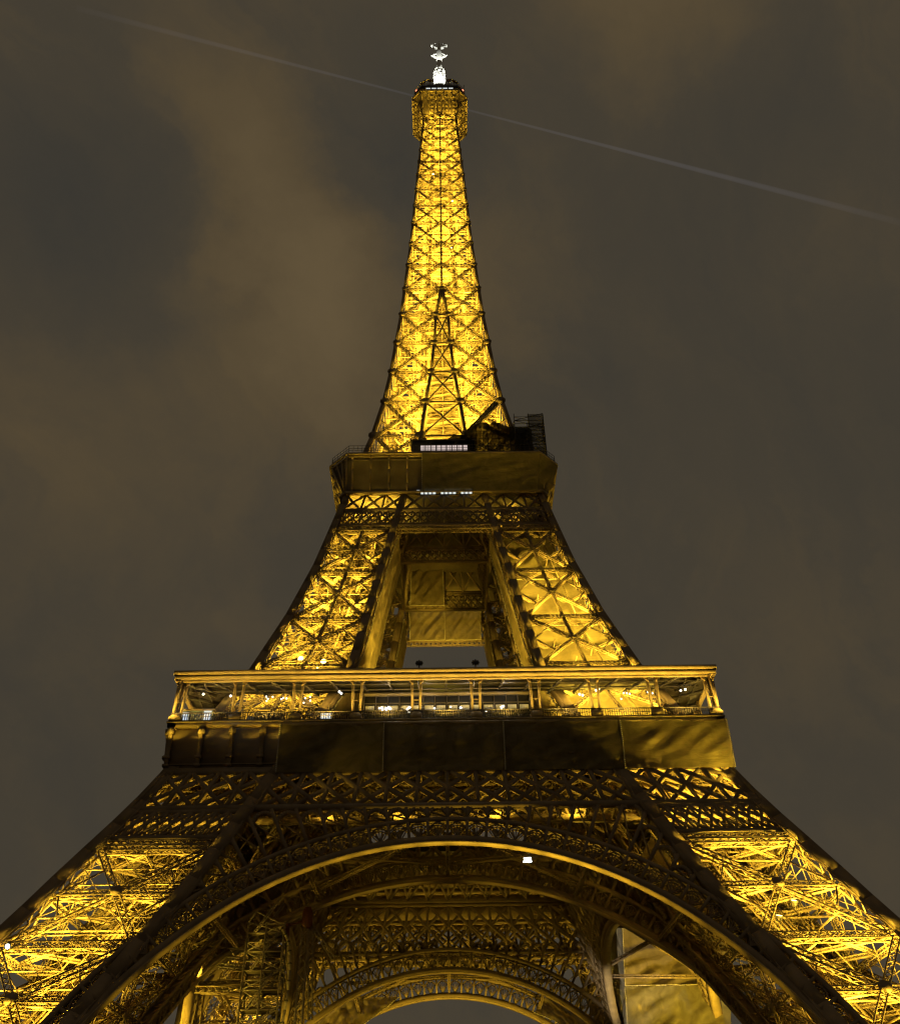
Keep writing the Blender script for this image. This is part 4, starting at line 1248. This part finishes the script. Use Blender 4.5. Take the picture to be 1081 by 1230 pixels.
m = MB(); m.loft([[(x, y, z) for x, y in ((-a, -.35), (a, -.35), (a, .35), (-a, .35))] for a, z in ((.6, 0), (.6, .4), (.4, .7))]); m.bar(V(0, 0, .7), V(0, 0, 3.5), .12, .12); m.build('housing', STEEL, wf)
m = MB(); lamp((18, -2, 2), 60000, TOWER, (1.0, .84, .55), .3, (31, 22, 42), .42, .8)  # added unseen work light on the ground that brightens the grey net
m.bar(V(-.45, -.37, .2), V(.42, -.37, .24), .03, .24); m.bar(V(-.5, 0, -.02), V(.5, 0, -.02), .5, .03); m.build('lens', WLENS, wf)

# ------------------------------------------------------------------ things on the second platform
ko = empty('souvenir_kiosk', (0, -15.2, 116.35))
tag(ko, 'dark kiosk with a row of pinkish lit windows on the second platform', 'kiosk')
m = MB(); m.loft([[(x, y, z) for x, y in ((-6, -1.6), (6, -1.6), (6, 1.6), (-6, 1.6))] for z in (0, 7.6)]); m.bar(V(-6.3, 0, 7.75), V(6.3, 0, 7.75), 3.8, .3); m.build('body', DECK, ko)
m = MB()
for k in range(9): m.bar(V(-4.3 + k * 1.0, -1.63, 5.9), V(-3.45 + k * 1.0, -1.63, 5.9), .05, 1.25)
m.build('window', WIN, ko)
m = MB()
for k in range(10): m.bar(V(-4.42 + k * 1.0, -1.66, 5.2), V(-4.42 + k * 1.0, -1.66, 6.6), .1, .1)
m.build('mullion', DARK, ko)
tp = empty('dark_tarpaulin', (0, -16.6, 116.35))
tag(tp, 'nearly black tarpaulin peaked over the works at the foot of the spire', 'tarpaulin')
m = MB()
top = lambda x: float(np.interp(x, [-3, -1, 1, 2.2, 3.4, 5, 6.2, 7.6, 8.8, 10, 11.6, 13.4, 15, 17], [7.6, 8.1, 8.4, 9.7, 9.5, 11.2, 11.9, 13.2, 12.6, 13.0, 12.0, 11.8, 11.2, 11.0]))
g = []
for j in range(15):
    row = []
    for i in range(61):
        x = -3 + 20 * i / 60; v = j / 14
        zt = top(x) - .25 * abs(math.sin(x * 1.9)); zb = 3.6 if x > 5 else 7.0
        row.append(V(x, -.25 * math.sin(x * 1.3 + 2 * v) - .5 * v + .12 * math.sin(5 * x + 9 * v), zt + (zb - zt) * v))
    g.append(row)
m.loft(g, False, False)
m.build('sheet', netmat('black_sheet', (.022, .019, .012), .03, .15), tp)
m = MB()
for x in np.arange(-2.5, 17, 2.2): m.bar(V(x, .5, 0), V(x, .5, top(x) + .5), .16, .16)
for z in (4.5, 7, 9, 11): m.bar(V(-2 + max(0, (z - 7) * 2), .6, z), V(16.8, .6, z), .12, .12)
m.build('support_pole', DARK, tp)
m = MB()
girder(m, V(3.0, .9, 8.5), V(10.6, .4, 18.6), .8, .6, (0, -1, 0), t=.2, lace=.13); girder(m, V(8.0, .9, 12.5), V(13.5, .4, 8.5), .7, .6, (0, -1, 0), t=.18, lace=.12)
m.build('raking_truss', DARK, tp)
sc2 = empty('sheeted_scaffold', (16.6, -15.5, 116.35))
tag(sc2, 'small square scaffold cage with mesh sheeting at the edge of the second platform', 'scaffold')
m = MB(); frame_tower(m, -2.8, 2.8, -1.3, 1.5, 0, 14.8, 1.85, .12); m.build('frame', DARK, sc2)
m = MB(); m.loft([[(2.9, -1.4, 14.6), (2.9, -1.4, 0.2)], [(-.2, -1.45, 14.5), (-.2, -1.45, .2)]], False, False); m.loft([[(2.92, -1.4, 14.6), (2.92, -1.4, .2)], [(2.92, 1.5, 14.6), (2.92, 1.5, .2)]], False, False); m.build('mesh_sheet', netmat('scaffold_mesh', (.10, .09, .06), .25, .3), sc2)
stp_ = empty('light_strip', (0, -18.75, 109.2))
tag(stp_, 'bright white strip of lit panes just under the second platform', 'light')
m = MB()
for k in range(14):
    for j in range(2):
        if (k * 7 + j * 3) % 5 != 0: m.box((-4.6 + k * .72, 0, .05 + j * .55), .5, .12, .38)
m.build('pane', STRIPL, stp_)
m = MB()
for z in (0, .53, 1.1): m.bar(V(-5, .05, z), V(5.1, .05, z), .1, .08)
for k in range(15): m.bar(V(-4.96 + k * .72, .05, 0), V(-4.96 + k * .72, .05, 1.1), .1, .08)
m.build('frame', DARK, stp_)

# ------------------------------------------------------------------ searchlight beam, its scattered light put in as glow of the air
AZ = math.radians(15.5); ZB = 284.5
bm_ = bpy.data.materials.new('glowing_air_of_the_beam'); bm_.use_nodes = True
t = bm_.node_tree
for n in list(t.nodes): t.nodes.remove(n)
o_ = N(t, 'ShaderNodeOutputMaterial'); pv_ = N(t, 'ShaderNodeVolumePrincipled')
pv_.inputs['Density'].default_value = 0.0
pv_.inputs['Emission Color'].default_value = (.80, .80, 1.0, 1)
tco = N(t, 'ShaderNodeTexCoord'); sx_ = N(t, 'ShaderNodeSeparateXYZ'); ab = N(t, 'ShaderNodeMath', operation='MAXIMUM')
mr_ = N(t, 'ShaderNodeMapRange'); mr_.inputs['From Min'].default_value = 8; mr_.inputs['From Max'].default_value = 170
mr_.inputs['To Min'].default_value = .028; mr_.inputs['To Max'].default_value = .001
t.links.new(tco.outputs['Object'], sx_.inputs[0]); ng = N(t, 'ShaderNodeMath', operation='MULTIPLY'); ng.inputs[1].default_value = -1.55; t.links.new(sx_.outputs['X'], ng.inputs[0]); t.links.new(sx_.outputs['X'], ab.inputs[0]); t.links.new(ng.outputs[0], ab.inputs[1]); t.links.new(ab.outputs[0], mr_.inputs['Value'])
t.links.new(mr_.outputs['Result'], pv_.inputs['Emission Strength']); t.links.new(pv_.outputs[0], o_.inputs['Volume'])
m = MB()
m.lathe((0, 0, 0), [(.3, 5), (.48, 40), (.7, 75), (.9, 108)], 12, (-1, 0, 0))
m.lathe((0, 0, 0), [(.3, 5), (.48, 40), (.8, 90), (1.1, 145), (1.5, 220)], 12, (1, 0, 0))
b = m.build('searchlight_beam', bm_)
b.location = (0, 0, ZB); b.rotation_euler = (0, 0, AZ)
tag(b, 'thin pale beam of light sweeping across the sky from the top of the tower', 'light beam', kind='stuff')
